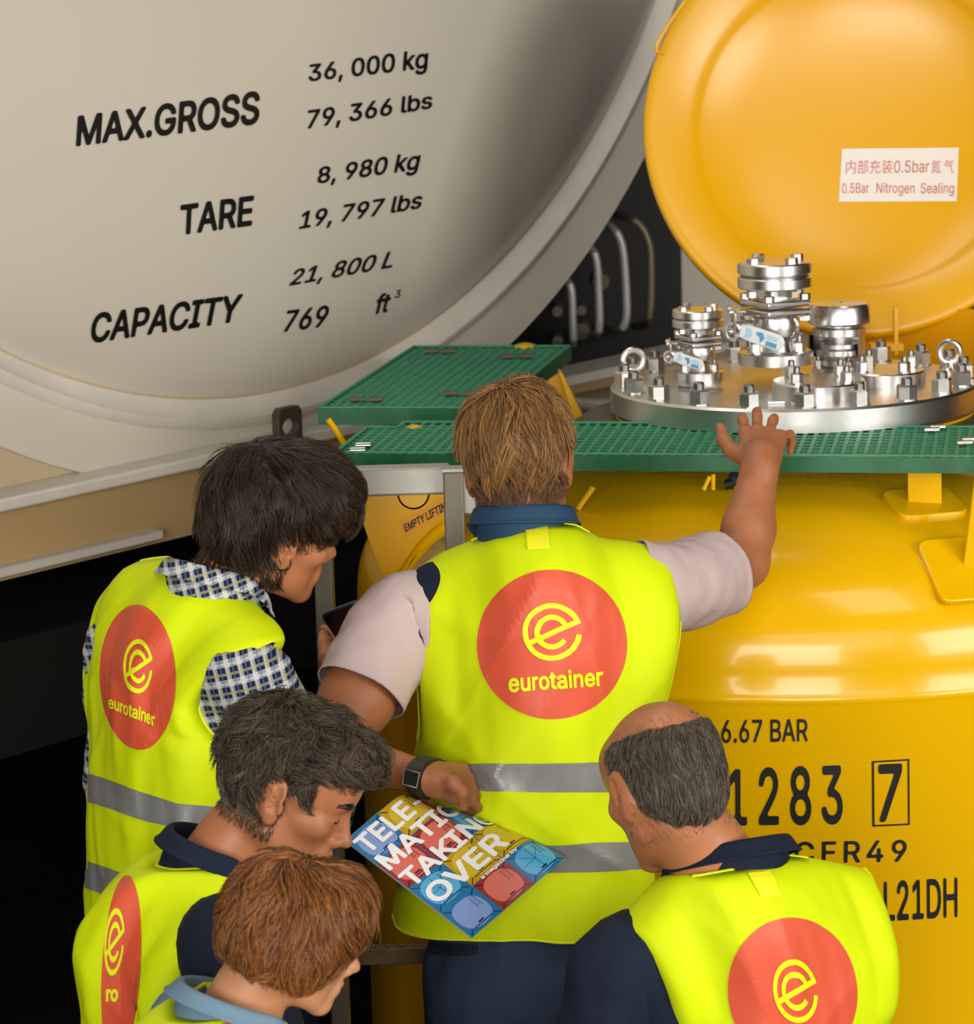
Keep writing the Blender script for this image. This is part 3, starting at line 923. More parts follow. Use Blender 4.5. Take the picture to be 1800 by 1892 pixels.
def ball_valve(name, label, S, loc, yaw, group=None):
    """flanged lever ball valve; S scales the small one up"""
    t = empty(name, (0, 0, 0), label, 'valve', group)
    h = S
    # bottom flange (ring), pipe, body, square flanges, upper neck, blind flange pair
    MB().lathe([(.056, 0), (.056, .016), (.053, .018), (.03, .018)], 48).build('base_flange', M_steel, t)
    for i in range(4):
        a = math.pi / 4 + i * math.pi / 2
        bolt(t, (.045 * math.cos(a), .045 * math.sin(a), .018), r=.009, h=.014, st=.010, rot=i)
    mb = MB().lathe([(.028, .016), (.024, .026), (.024, .034), (.034, .042), (.037, .055), (.034, .068), (.026, .074)], 40)
    mb.build('valve_body', M_steel, t)
    mb = MB(); hexa(mb, (0, 0, .040), .036, .026, .3); mb.build('body_hexagon', M_steel, t, bevel=.001)
    for z in (.072, .085):
        MB().box((0, 0, z + .005), (.076, .076, .010), rotz(.5)).build('square_flange', M_steel, t, bevel=.003)
    for i in range(4):
        a = .5 + math.pi / 4 + i * math.pi / 2
        mb = MB(); c = (.045 * math.cos(a), .045 * math.sin(a))
        hexa(mb, (c[0], c[1], .095), .008, .009, i); hexa(mb, (c[0], c[1], .064), .008, .008, i + .4)
        mb.build('square_bolt', M_bolt, t, smooth=False)
    mb = MB(); mb.lathe([(.020, .09), (.020, .118)], 32); hexa(mb, (0, 0, .096), .024, .014, .2); mb.build('upper_neck', M_steel, t)
    MB().lathe([(.053, .112), (.055, .114), (.055, .127), (.053, .129), (.03, .129)], 56).build('upper_flange', M_steel, t)
    MB().lathe([(.05, .128), (.05, .134)], 40).build('gasket', M_stud, t)
    bf = MB().lathe([(.053, .133), (.055, .135), (.055, .148), (.053, .150), (.001, .150)], 56).build('blind_flange', M_steel, t)
    for i in range(4):
        a = .55 + i * math.pi / 2
        mb = MB(); c = (.041 * math.cos(a), .041 * math.sin(a))
        hexa(mb, (c[0], c[1], .150), .0095, .009, i * .7); hexa(mb, (c[0], c[1], .101), .0095, .010, i * .5)
        mb.lathe([(.005, .10), (.005, .15)], 12, (c[0], c[1], 0), cap=False)
        mb.build('flange_bolt', M_bolt, t, smooth=False)
    # stem, spring latch and lever
    mb = MB()
    mb.tube([(-.02, 0, .055), (-.062, -.012, .055)], .010, 16)
    mb.build('stem', M_steel, t)
    mb = MB()
    mb.box((-.062, -.012, .062), (.005, .044, .046), rotx(.2)); mb.box((-.054, -.012, .080), (.02, .030, .004))
    mb.build('latch_plate', M_steel, t, bevel=.002)
    for dy, dz in ((-.014, .018), (.012, .02), (0, -.012)):
        MB().lathe([(.005, 0), (.005, .006)], 12, (-.064, -.012 + dy, .062 + dz), roty(-math.pi / 2)).build('latch_screw', M_bolt, t)
    MB().tube([(-.066 + .010 * math.cos(q), -.03, .052 + .012 * math.sin(q)) for q in np.linspace(0, 2 * math.pi, 20, endpoint=False)], .003, 8, closed=True).build('latch_ring', M_steel, t)
    a, b = np.array([-.056, -.050, .056]), np.array([.006, -.072, .036])
    d = (b - a) / np.linalg.norm(b - a)
    nz = np.cross(d, np.array([0, -1.0, 0])); nz = -nz / np.linalg.norm(nz) if nz[2] > 0 else nz / np.linalg.norm(nz)
    nz = -nz; ny = np.cross(nz, d)
    w_ = .0120
    L = np.linalg.norm(b - a)
    poly = [(0, -w_ * .8), (L * .3, -w_)] + [(L - w_ + w_ * math.cos(q), w_ * math.sin(q)) for q in np.linspace(-math.pi / 2, math.pi / 2, 12)] + [(L * .3, w_), (0, w_ * .8)]
    lv = MB().prism(poly, .006, a - ny * .003, d, nz, ny).build('lever', M_lever, t, bevel=.002)
    front = ny if ny[1] < 0 else -ny
    fo = a + front * .0038
    def q2(x0, x1, y0, y1): return [(x0 * L, y0 * w_), (x1 * L, y0 * w_), (x1 * L, y1 * w_), (x0 * L, y1 * w_)]
    def flat(nm, poly2, mm):
        MB().add([fo + p[0] * d + p[1] * nz for p in poly2], [tuple(range(len(poly2)))]).build(nm, mm, lv, smooth=False)
    flat('print', q2(.62, .86, -.75, -.2), M_blue); flat('print', q2(.60, .84, .0, .22), M_bluel); flat('print', q2(.60, .84, .34, .52), M_bluel)
    flat('print', [(.36 * L, .5 * w_), (.50 * L, .6 * w_), (.57 * L, .0), (.50 * L, -.7 * w_), (.46 * L, -.1 * w_), (.42 * L, .1 * w_), (.39 * L, 0)], M_blue)
    flat('print', [(.12 * L, -.6 * w_), (.24 * L, -.6 * w_), (.29 * L, 0), (.24 * L, .6 * w_), (.12 * L, .6 * w_), (.15 * L, 0)], M_bluel)
    t.location = loc; t.rotation_euler = (0, 0, yaw); t.scale = (S, S, S)
    return t
ball_valve('ball_valve', 'smaller steel ball valve with white lever, left on the lid', .94, lidp(-.185, .085), 0.0)
big = ball_valve('ball_valve', 'tallest steel ball valve with white lever, middle of the lid', 1.36, lidp(-.033, .03, .035), 0.0)
# the tall one stands on a split spacer ring of its own
mb = MB().lathe([(.057, -.026), (.057, -.003), (.05, 0)], 48, cap=False).lathe([(.048, -.026), (.048, .0)], 40, cap=False)
o = mb.build('spacer_ring', M_steel, big)
for i in range(8):
    a = i * math.pi / 4 + .2
    MB().lathe([(.004, -.026), (.004, .004)], 10, (.052 * math.cos(a), .052 * math.sin(a), 0)).build('spacer_stud', M_bolt, big)

# relief vent with a round cap
vent = empty('vent_valve', (0, 0, 0), 'round capped steel vent valve with a slotted side, right of the ball valves', 'valve')
MB().lathe([(.056, 0), (.056, .014), (.04, .016)], 48).build('base_flange', M_steel, vent)
for i in range(4):
    a = .3 + i * math.pi / 2
    bolt(vent, (.047 * math.cos(a), .047 * math.sin(a), .014), r=.009, h=.013, st=.009, rot=i)
MB().lathe([(.038, .014), (.046, .02), (.046, .03), (.040, .034), (.047, .040), (.047, .050), (.041, .054), (.041, .062)], 48).build('seat_rings', M_steel, vent)
MB().lathe([(.048, .04), (.052, .044), (.052, .092), (.048, .096)], 40, a0=math.radians(-50), a1=math.radians(175)).build('slotted_body', M_steel, vent)
MB().lathe([(.050, .078), (.054, .080), (.054, .094), (.044, .098), (.044, .104)], 48).build('collar', M_steel, vent)
MB().lathe([(.060, .102), (.0635, .106), (.0615, .138), (.058, .1435), (.05, .145), (.001, .145)], 64).build('cap', M_steel, vent)
MB().lathe([(.006, .145), (.005, .1465), (.001, .1465)], 16).build('cap_dimple', M_bolt, vent)
vent.location = lidp(.103, .10)

# ================================================================== green gratings
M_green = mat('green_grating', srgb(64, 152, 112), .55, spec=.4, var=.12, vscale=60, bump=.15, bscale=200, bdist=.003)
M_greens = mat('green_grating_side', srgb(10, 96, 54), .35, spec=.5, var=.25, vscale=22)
GZ = LZ - .045
def grating(name, label, corner, ex, ey, nx, ny, px_, py_, keep, thick, bx_, by_):
    """moulded grating: bars both ways on a px_ by py_ pitch; keep(i, j) says which cells exist"""
    t = empty(name, V(corner), label, 'grating', None)
    mb, sd = MB(), MB()
    ex, ey = np.asarray(ex), np.asarray(ey)
    ang = math.atan2(ex[1], ex[0])
    R = np.stack([ex, ey, [0, 0, 1]], 1)
    K = lambda i, j: 0 <= i < nx and 0 <= j < ny and keep(i, j)
    cc = lambda u, v, z: np.asarray(corner) + ex * u + ey * v + np.array([0, 0, z])
    # bars running in depth
    for i in range(nx + 1):
        j = 0
        while j < ny:
            if K(i, j) or K(i - 1, j):
                j0 = j
                while j < ny and (K(i, j) or K(i - 1, j)): j += 1
                edge = not any(K(i, q) and K(i - 1, q) for q in range(j0, j))
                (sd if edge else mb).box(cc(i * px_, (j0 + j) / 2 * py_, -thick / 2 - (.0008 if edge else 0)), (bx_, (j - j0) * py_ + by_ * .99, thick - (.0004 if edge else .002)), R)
            else: j += 1
    for j in range(ny + 1):
        i = 0
        while i < nx:
            if K(i, j) or K(i, j - 1):
                i0 = i
                while i < nx and (K(i, j) or K(i, j - 1)): i += 1
                edge = not any(K(q, j) and K(q, j - 1) for q in range(i0, i))
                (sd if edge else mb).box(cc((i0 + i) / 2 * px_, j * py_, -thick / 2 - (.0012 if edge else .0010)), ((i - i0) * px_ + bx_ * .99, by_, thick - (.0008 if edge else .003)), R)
            else: i += 1
    # tread caps so the top of the border reads like the mesh
    for i in range(nx):
        for j in (0, ny):
            pass
    mb.build('mesh_panel', M_green, t, smooth=False)
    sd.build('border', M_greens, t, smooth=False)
    # pale top skin on the border bars
    tp = MB()
    for j in range(ny + 1):
        i = 0
        while i < nx:
            e = K(i, j) != K(i, j - 1)
            if e:
                i0 = i
                while i < nx and K(i, j) != K(i, j - 1): i += 1
                tp.box(cc((i0 + i) / 2 * px_, j * py_, .0008), ((i - i0) * px_ + bx_, by_, .0024), R)
            else: i += 1
    for i in range(nx + 1):
        j = 0
        while j < ny:
            e = K(i, j) != K(i - 1, j)
            if e:
                j0 = j
                while j < ny and K(i, j) != K(i - 1, j): j += 1
                tp.box(cc(i * px_, (j0 + j) / 2 * py_, .0007), (bx_, (j - j0) * py_ + by_, .0023), R)
            else: j += 1
    tp.build('border_top', M_green, t, smooth=False)
    return t, cc
# front walkway strip
a, b = PZ(620, 836, GZ), PZ(1800, 843, GZ)
gx = (b - a) / np.linalg.norm(b - a); gy = np.array([-gx[1], gx[0], 0])
bl = PZ(681, 787, GZ) - a
pxs = .0206; nyv = 11; pys = float(np.dot(bl, gy)) / (nyv - 1.6)
nxs = int(1.42 / pxs)
i1 = int((PZ(779, 777, GZ) - a) @ gx / pxs); i2 = int((PZ(1312, 780, GZ) - a) @ gx / pxs)
sk = (bl @ gx) / (bl @ gy)
gys = gy + gx * sk; gys = gys / np.linalg.norm(gys) * 1.0
strip, scc = grating('walkway_grating', 'long narrow green grating walkway in front of the steel lid', a, gx, gys, nxs, nyv, pxs, pys,
                     lambda i, j: j < nyv - 2 or (j < nyv - 1 and i >= i2) or (i1 <= i < i2), .030, .0075, .0105)
# upper platform
a2 = PZ(591, 753, GZ); b2 = PZ(914, 753, GZ); d2 = PZ(766, 640, GZ)
g2x = (b2 - a2) / np.linalg.norm(b2 - a2); w2 = np.linalg.norm(b2 - a2)
g2y = (d2 - a2); l2 = np.linalg.norm(g2y); g2y = g2y / l2
plat, pcc = grating('platform_grating', 'wide green grating platform beyond the narrow walkway', a2, g2x, g2y, 16, 26, w2 / 16, l2 / 26, lambda i, j: True, .034, .0075, .010)
def clip(t, px, py, brown=False):
    c = PZ(px, py, GZ + .003)
    MB().tube([c - np.array([.014, 0, -.001]), c + np.array([.014, 0, .001])], .006, 12).build('clip', M_clip if not brown else M_brown, t)
for q in ((661, 833), (671, 824), (852, 836), (1733, 791), (1722, 796), (1792, 814), (1783, 820)): clip(strip, *q)
for q in ((660, 739), (694, 739), (834, 728), (868, 729), (797, 650), (828, 650), (938, 660), (972, 659)): clip(plat, *q, brown=True)
# yellow stays under the platform
p0, p1 = P(612, 783, 1.0), P(634, 816, 1.0)
MB().tube([P(606, 775, 1.0), p0, p1, P(650, 860, 1.0)], .006, 10).build('platform_stay', M_yel, ytank)
def pxplate(pts, Y_, t):
    return MB().prism([(P(x, y, Y_)[0], P(x, y, Y_)[2]) for x, y in pts], t, (0, Y_, 0), (1, 0, 0), (0, 0, 1), (0, 1, 0))
pxplate([(1000, 712), (1034, 690), (1062, 772), (1012, 774), (1004, 740)], 1.66, .02).build('platform_bracket', M_yeld, ytank, bevel=.002)
pxplate([(1032, 686), (1040, 690), (1077, 768), (1060, 776)], 1.62, .05).build('platform_bracket', M_yel, ytank, bevel=.002)

# ================================================================== grey access stand
stand = empty('access_stand', V((P(700, 1000, .42)[0], .42, 0)), 'grey metal access stand with posts and cross beams under the walkway', 'stand')
bz1, bz0 = P(750, 866, .40)[2], P(750, 917, .40)[2]
xa, xb = P(612, 890, .40)[0], P(832, 890, .40)[0]
beam = MB().box(((xa + xb) / 2, .43, (bz0 + bz1) / 2), (xb - xa, .05, bz1 - bz0)).build('top_beam', M_galv, stand, bevel=.005)
q = P(840, 960, .385); z1 = P(840, 872, .385)[2]
MB().box((q[0], .40, z1 / 2), (.036, .036, z1)).build('post', M_galvd, stand, bevel=.003)
MB().box((q[0], .40, z1 + .003), (.042, .042, .006)).build('post_cap', M_galv, stand, bevel=.001)
MB().box((q[0] + .026, .405, z1 - .045), (.030, .012, .07)).build('joint_plate', M_galv, stand, bevel=.003)
q2_ = P(600, 1130, .42)
MB().box((q2_[0], .44, bz0 / 2), (.033, .036, bz0)).build('post', M_galvd, stand, bevel=.003)
za, zb = P(700, 1749, .47)[2], P(700, 1779, .47)[2]
xb2 = P(1000, 1760, .47)[0]
MB().box(((q2_[0] + xb2) / 2, .47, (za + zb) / 2), (xb2 - q2_[0], .03, za - zb)).build('cross_beam', mat('worn_beam', srgb(112, 92, 62), .5, .3, var=.2, vscale=30), stand, bevel=.002)
for px in (665, 690, 715, 740):
    MB().lathe([(.004, 0), (.003, .002)], 10, P(px, 1746, .47)).build('rivet', M_stud, stand)
q = P(626, 1180, .5)
MB().box((q[0], .5, q[2]), (.05, .03, .05)).build('joint_box', M_galv, stand, bevel=.003)
# dark upright between stand and tank
# ================================================================== people: tools
M_skin = mat('skin', srgb(170, 107, 70), .5, spec=.4, var=.10, vscale=24, bump=.12, bscale=260, sss=.12, bdist=.002)
M_skin2 = mat('skin_tanned', srgb(184, 119, 80), .45, spec=.45, var=.10, vscale=24, bump=.12, bscale=260, sss=.12, bdist=.002)
M_skin3 = mat('skin_fair', srgb(206, 146, 106), .5, spec=.4, var=.08, vscale=24, bump=.12, bscale=260, sss=.12, bdist=.002)
M_vest = mat('hi_vis_fabric', (.69, .84, .004, 1), .6, spec=.15, var=.05, vscale=5, bump=.25, bscale=9, bdist=.012)
M_vestp = mat('hi_vis_piping', (.84, .92, .01, 1), .5, spec=.3)
M_vlabel = mat('hi_vis_label', (.92, .90, .02, 1), .5, spec=.3)
M_refl = mat('reflective_tape', srgb(150, 150, 148), .38, .25, var=.1, vscale=16, bump=.15, bscale=30, bdist=.004)
M_navy = mat('navy_cotton', srgb(26, 34, 52), .8, spec=.2, var=.15, vscale=14, bump=.35, bscale=24, bdist=.01)
M_teal = mat('petrol_cotton', srgb(44, 74, 100), .8, spec=.2, bump=.3, bscale=300, bdist=.002)
M_pink = mat('pale_pink_cotton', srgb(194, 174, 170), .8, spec=.2, var=.04, vscale=12, bump=.35, bscale=16, bdist=.012)
M_jean = mat('navy_denim', srgb(52, 64, 86), .85, spec=.2, var=.15, vscale=10, bump=.35, bscale=18, bdist=.012)
M_sky = mat('grey_blue_cotton', srgb(112, 142, 162), .8, spec=.2, bump=.3, bscale=200, bdist=.002)
M_shoe = mat('black_shoe', (.01, .01, .01, 1), .4)

def plaid():
    M = mat('plaid_cotton', (1, 1, 1, 1), .8, spec=.2)
    nt = M.node_tree; b = nt.nodes['Principled BSDF']
    tc = nt.nodes.new('ShaderNodeTexCoord')
    mp = nt.nodes.new('ShaderNodeMapping'); mp.inputs['Rotation'].default_value = (0.0, .25, .75)
    nt.links.new(tc.outputs['Object'], mp.inputs[0])
    sx = nt.nodes.new('ShaderNodeSeparateXYZ'); nt.links.new(mp.outputs[0], sx.inputs[0])
    def mth(op, a, c=None):
        n = nt.nodes.new('ShaderNodeMath'); n.operation = op
        for i, q in enumerate((a, c)):
            if q is None: continue
            if isinstance(q, (int, float)): n.inputs[i].default_value = q
            else: nt.links.new(q, n.inputs[i])
        return n.outputs[0]
    def mix(fac, a, c):
        n = nt.nodes.new('ShaderNodeMix'); n.data_type = 'RGBA'
        nt.links.new(fac, n.inputs[0])
        for i, q in ((6, a), (7, c)):
            if isinstance(q, tuple): n.inputs[i].default_value = q
            else: nt.links.new(q, n.inputs[i])
        return n.outputs[2]
    xy = mth('ADD', sx.outputs[0], sx.outputs[1])
    def stripe(src, period, ph, wd):
        f = mth('FRACT', mth('ADD', mth('DIVIDE', src, period), ph))
        return mth('LESS_THAN', f, wd)
    per = .030
    navy = srgb(24, 34, 68); blue = srgb(84, 112, 158); pale = srgb(206, 208, 204); yell = srgb(176, 172, 110)
    col = None
    h1, v1 = stripe(sx.outputs[2], per, 0, .62), stripe(xy, per, 0, .62)
    both = mth('MULTIPLY', mth('ADD', h1, v1), .5)
    c = mix(both, pale, navy)
    c = mix(mth('MULTIPLY', stripe(sx.outputs[2], per, .28, .10), .8), c, pale)
    c = mix(mth('MULTIPLY', stripe(xy, per, .28, .10), .8), c, pale)
    c = mix(mth('MULTIPLY', stripe(sx.outputs[2], per, .80, .14), .6), c, yell)
    c = mix(mth('MULTIPLY', stripe(xy, per, .80, .14), .55), c, blue)
    nt.links.new(c, b.inputs['Base Color'])
    return M
M_plaid = plaid()

def hairmat(name, dark, light, rough=.42):
    M = bpy.data.materials.new(name); M.use_nodes = True
    nt = M.node_tree; b = nt.nodes['Principled BSDF']
    b.inputs['Roughness'].default_value = rough
    b.inputs['Specular IOR Level'].default_value = .35
    hi = nt.nodes.new('ShaderNodeHairInfo')
    cr = nt.nodes.new('ShaderNodeMix'); cr.data_type = 'RGBA'
    pw = nt.nodes.new('ShaderNodeMath'); pw.operation = 'POWER'; pw.inputs[1].default_value = 1.4
    nt.links.new(hi.outputs['Random'], pw.inputs[0])
    nt.links.new(pw.outputs[0], cr.inputs[0])
    cr.inputs[6].default_value = dark; cr.inputs[7].default_value = light
    nt.links.new(cr.outputs[2], b.inputs['Base Color'])
    return M

def head_frame(yaw, pitch, roll, px, py, Y):
    R = rotz(-math.radians(yaw)) @ rotx(-math.radians(pitch)) @ roty(math.radians(roll))
    return frame(P(px, py, Y), R)

def add_head(F, M, s=1.0, female=False, jaw=1.0):
    """adult head, origin between the ears: x to its right, y to the face, z up"""
    S = M.copy(); S[:3, :3] = M[:3, :3]
    e = lambda c, r, k=.02, R=None, op='add': F.ell(np.array(c) * s, np.array(r) * s, k * s, R, op, S)
    c_ = lambda a, b, ra, rb, k=.02, op='add': F.cone(np.array(a) * s, np.array(b) * s, ra * s, rb * s, k * s, op, S)
    e((0, -.018, .040), (.076, .098, .084), .01)
    e((0, .018, .035), (.069, .078, .074), .02)
    e((0, .036, -.030), (.060, .058, .078), .03)
    w_ = .050 * jaw
    for sx in (-1, 1):
        c_((sx * w_ * 1.08, .0, -.055), (sx * .016, .074, -.098), .017, .016, .025)
        e((sx * .046, .060, -.016), (.020, .024, .018), .02)
    e((0, .080, -.098), (.020, .016, .017), .02)
    c_((-.034, .082, .026), (.034, .082, .026), .013, .013, .015)
    e((0, .066, .055), (.055, .035, .04), .03)
    # sockets, lids
    for sx in (-1, 1):
        e((sx * .032, .102, .006), (.019, .018, .012), .012, None, 'sub')
        e((sx * .032, .0785, .004), (.0145, .0135, .0125), .005)
        c_((sx * .021, .0905, .0005), (sx * .043, .084, .0005), .0028, .0022, .004)
    # nose
    c_((0, .090, .018), (0, .110, -.026), .0085, .0105, .010)
    e((0, .113, -.030), (.0115, .0125, .010), .008)
    for sx in (-1, 1):
        e((sx * .0125, .100, -.035), (.0085, .011, .0085), .007)
        e((sx * .0065, .108, -.0435), (.0038, .006, .004), .003, None, 'sub')
    # mouth
    e((0, .090, -.064), (.030, .012, .020), .015)
    e((0, .098, -.058), (.022, .0085, .0052), .004)
    e((0, .0965, -.070), (.019, .0085, .0062), .004)
    c_((-.022, .101, -.0640), (.022, .101, -.0640), .0018, .0018, .003, 'sub')
    # ears
    for sx in (-1, 1):
        tilt = rotz(sx * -.45) @ rotx(-.22)
        e((sx * .080, -.012, .004), (.0085, .022, .034), .006, tilt)
        e((sx * .077, -.002, -.026), (.0075, .012, .014), .006)
        e((sx * .0895, -.006, .006), (.0055, .0125, .021), .003, tilt, 'sub')
        e((sx * .0885, .000, -.010), (.006, .006, .009), .003, None, 'sub')
        e((sx * .0825, .008, -.008), (.005, .005, .010), .003)
        c_((sx * .085, -.012, .018), (sx * .085, -.014, -.012), .0028, .0025, .003)
    return S

def add_neck(F, M, N, s=1.0, r0=.056, r1=.064):
    a = M[:3, :3] @ (np.array([0, -.022, -.045]) * s) + M[:3, 3]
    b = np.asarray(N, float)
    mid = a * .45 + b * .55 + M[:3, :3] @ np.array([0, -.006, 0])
    F.cone(a, mid, r0 * s, r0 * s * .98, .03)
    F.cone(mid, b, r0 * s * .98, r1 * s, .02)
    F.cone(b, b + np.array([0, 0, -.06]), r1 * s, r1 * s * 1.1, .02)

def add_hand(F, W, fwd, up, ts, s=1.0, curl=(.3, .35, .4, .45), splay=(.12, .02, -.08, -.2), thumb=None, k=.006):
    """wrist W, fingers along fwd, back of the hand to up, thumb on ts*(fwd x up)"""
    fwd = np.asarray(fwd, float); fwd /= np.linalg.norm(fwd)
    up = np.asarray(up, float); up -= fwd * (up @ fwd); up /= np.linalg.norm(up)
    t = np.cross(fwd, up) * ts
    pt = lambda a, b, c: np.asarray(W) + (t * a + fwd * b + up * c) * s
    kn = [(.030, .086), (.009, .092), (-.012, .087), (-.031, .077)]
    ln = [(.040, .026, .021), (.045, .029, .022), (.041, .027, .021), (.032, .020, .018)]
    rd = [.0094, .0096, .0090, .0080]
    F.cone(pt(0, -.03, 0), pt(0, .012, 0), .025 * s, .026 * s, .02)
    for i, (a, b) in enumerate(kn):
        F.cone(pt(a * .55, .012, .0), pt(a, b, .001), .0165 * s, .0118 * s, .012)
    F.ell(pt(.0, .05, -.006), np.array([.034, .034, .014]) * s, .015, np.stack([t, fwd, up], 1))
    for i, (a, b) in enumerate(kn):
        p = pt(a, b, .001)
        ang = 0; d0 = fwd * math.cos(splay[i]) + t * math.sin(splay[i])
        r = rd[i] * s
        F.ell(p + up * .002, (r * 1.15,) * 3, .005)
        cv = curl[i] if isinstance(curl[i], (tuple, list)) else (curl[i], curl[i] * 1.1, curl[i] * .7)
        for j, L in enumerate(ln[i]):
            ang += cv[j]
            d = d0 * math.cos(ang) - up * math.sin(ang)
            q = p + d * L * s
            F.cone(p, q, r * (1, .95, .88)[j], r * (.95, .88, .78)[j], .004)
            p = q
    th = thumb or [(.026, .018, -.008), (.046, .046, -.012), (.058, .074, -.014), (.062, .098, -.018)]
    rr = [.0165, .0135, .0115, .0088]
    for j in range(3):
        F.cone(pt(*th[j]), pt(*th[j + 1]), rr[j] * s, rr[j + 1] * s, .010 if j == 0 else .005)

def unit(a):
    a = np.asarray(a, float); return a / np.linalg.norm(a)

def add_torso(F, N, R, g=0.0, w_=1.0, k=.05):
    q = lambda x, y, z: np.asarray(N) + R @ np.array([x, y, z])
    F.cone(q(-.135 * w_, .0, -.075), q(.135 * w_, .0, -.075), .052 + g, .052 + g, k)
    F.cone(q(-.06, -.012, -.070), q(.06, -.012, -.070), .054 + g, .054 + g, .03)
    F.ell(q(0, .02, -.20), (.160 * w_ + g, .105 + g, .19), k, R)
    F.ell(q(0, .025, -.40), (.148 * w_ + g, .112 + g, .20), k, R)
    F.ell(q(0, .01, -.56), (.162 * w_ + g, .118 + g, .15), k, R)

# ------------------------------------------------------------------ hair
def strands(name, base, M, s, mat_, count, length, npts=7, lift=.004, crown=(0, -.05, .11), keep=None, rad=.00045, clump=.6, jitter=.25, grav=.25, sweep=(0, 0, 0), parent=None, curl_amp=0.0, tipf=.25, nclump=160, lenf=None):
    """hairs combed over the surface of base, out from the crown"""
    me = base.data
    n = len(me.polygons)
    ar = np.zeros(n); me.polygons.foreach_get('area', ar)
    ce = np.zeros(n * 3); me.polygons.foreach_get('center', ce); ce = ce.reshape(-1, 3)
    loc = (ce - M[:3, 3]) @ M[:3, :3] / s
    if keep is not None:
        ar = ar * np.array([1.0 if keep(*q) else 0.0 for q in loc])
    pick = rng.choice(n, count, p=ar / ar.sum())
    roots = ce[pick] + rng.normal(0, .0015, (count, 3))
    bv_ = bvh_of([base])
    crw = M[:3, :3] @ (np.array(crown) * s) + M[:3, 3]
    sw = M[:3, :3] @ np.array(sweep, float)
    # clump leaders
    lead = roots[rng.choice(count, nclump)]
    d2 = ((roots[:, None] - lead[None]) ** 2).sum(-1)
    own = d2.argmin(1)
    out = np.zeros((count, npts, 3), np.float32)
    radii = np.zeros((count, npts), np.float32)
    cj = rng.normal(0, jitter, (nclump, 3))
    ln = length * (1 + .25 * rng.normal(size=count)).clip(.4, 1.6)
    if lenf is not None:
        lp = loc[pick]
        ln = np.minimum(ln, np.array([lenf(*q) for q in lp]))
    ph = rng.uniform(0, 6.28, nclump)
    cl = rng.uniform(.35, 1.9, nclump)
    for i in range(count):
        p = Vector(roots[i])
        ld = lead[own[i]]
        st = ln[i] / (npts - 1)
        pn = None; free = False; dprev = None
        for j in range(npts):
            t = j / (npts - 1)
            out[i, j] = p
            radii[i, j] = rad * (1 - (1 - tipf) * t ** 2)
            pv = np.array(p)
            if not free:
                hit_, nrm, fi, dist = bv_.find_nearest(p)
                nrm = np.array(nrm)
                if pn is not None and nrm @ pn < .45: free = True
                else: pn = nrm
            if free:
                d = unit(dprev + np.array([0, 0, -.9]))
                dprev = d
                p = Vector(pv + d * st * .45)
                continue
            d = pv - crw
            d = d / (np.linalg.norm(d) + 1e-6) + cj[own[i]] + sw + np.array([0, 0, -grav])
            if clump and j > 0:
                off = (ld + (pv - roots[i])) - pv
                d = d + clump * t * off / (st * 6 + 1e-6) * .5
            if curl_amp:
                d = d + curl_amp * np.cross(nrm, d) * math.sin(ph[own[i]] + 5 * t)
            d = d - nrm * (d @ nrm)
            d = unit(d)
            dprev = d
            q = Vector(pv + d * st)
            h2, n2, _, _ = bv_.find_nearest(q)
            if np.array(n2) @ pn < .45:
                p = q
                continue
            side = (q - h2).dot(n2)
            want = lift * (.2 + t) * cl[own[i]]
            p2 = h2 + n2 * want if side < want * 1.5 else q - n2 * (side - want * 1.5)
            p = p2 if (p2 - p).length < st * 1.7 + .004 else q
    cu = bpy.data.hair_curves.new(name)
    cu.add_curves([npts] * count)
    cu.attributes['position'].data.foreach_set('vector', out.ravel())
    a = cu.attributes.get('radius') or cu.attributes.new('radius', 'FLOAT', 'POINT')
    a.data.foreach_set('value', radii.ravel())
    cu.materials.append(mat_)
    o = bpy.data.objects.new(name, cu)
    COL.objects.link(o)
    o.parent = parent
    o['kind'] = 'stuff'
    return o

def roughen(o, amp, f1=28.0, f2=60.0, seed=0.0, M=None):
    """locks and hollows in a head of hair"""
    me = o.data
    n = len(me.vertices)
    nr = np.zeros(n * 3); me.vertices.foreach_get('normal', nr); nr = nr.reshape(-1, 3)
    co = np.zeros(n * 3); me.vertices.foreach_get('co', co); co = co.reshape(-1, 3)
    for i in range(n):
        c = co[i] if M is None else (co[i] - M[:3, 3]) @ M[:3, :3]
        v_ = Vector((c[0] * f1 + seed, c[1] * f1, c[2] * f1 * .45))
        w2 = Vector((c[0] * f2 + seed, c[1] * f2, c[2] * f2 * .4))
        co[i] += nr[i] * amp * (noise.noise(v_) + .6 * noise.noise(w2))
    me.vertices.foreach_set('co', co.astype(np.float32).ravel())
    me.update()
    return o

# ------------------------------------------------------------------ hi-vis vests
def resample(pts, n):
    pts = np.array(pts, float)
    d = np.concatenate([[0], np.cumsum(np.linalg.norm(np.diff(pts, axis=0), axis=1))])
    # smooth catmull-rom through the points
    t = np.linspace(0, d[-1], n)
    out = np.zeros((n, 3))
    for i, x in enumerate(t):
        k = min(max(np.searchsorted(d, x) - 1, 0), len(pts) - 2)
        u = (x - d[k]) / (d[k + 1] - d[k] + 1e-12)
        p0, p1, p2, p3 = pts[max(k - 1, 0)], pts[k], pts[k + 1], pts[min(k + 2, len(pts) - 1)]
        lin = p1 * (1 - u) + p2 * u
        cr = .5 * ((2 * p1) + (p2 - p0) * u + (2 * p0 - 5 * p1 + 4 * p2 - p3) * u * u + (3 * p1 - p0 - 3 * p2 + p3) * u ** 3)
        out[i] = .5 * lin + .5 * cr
    return out

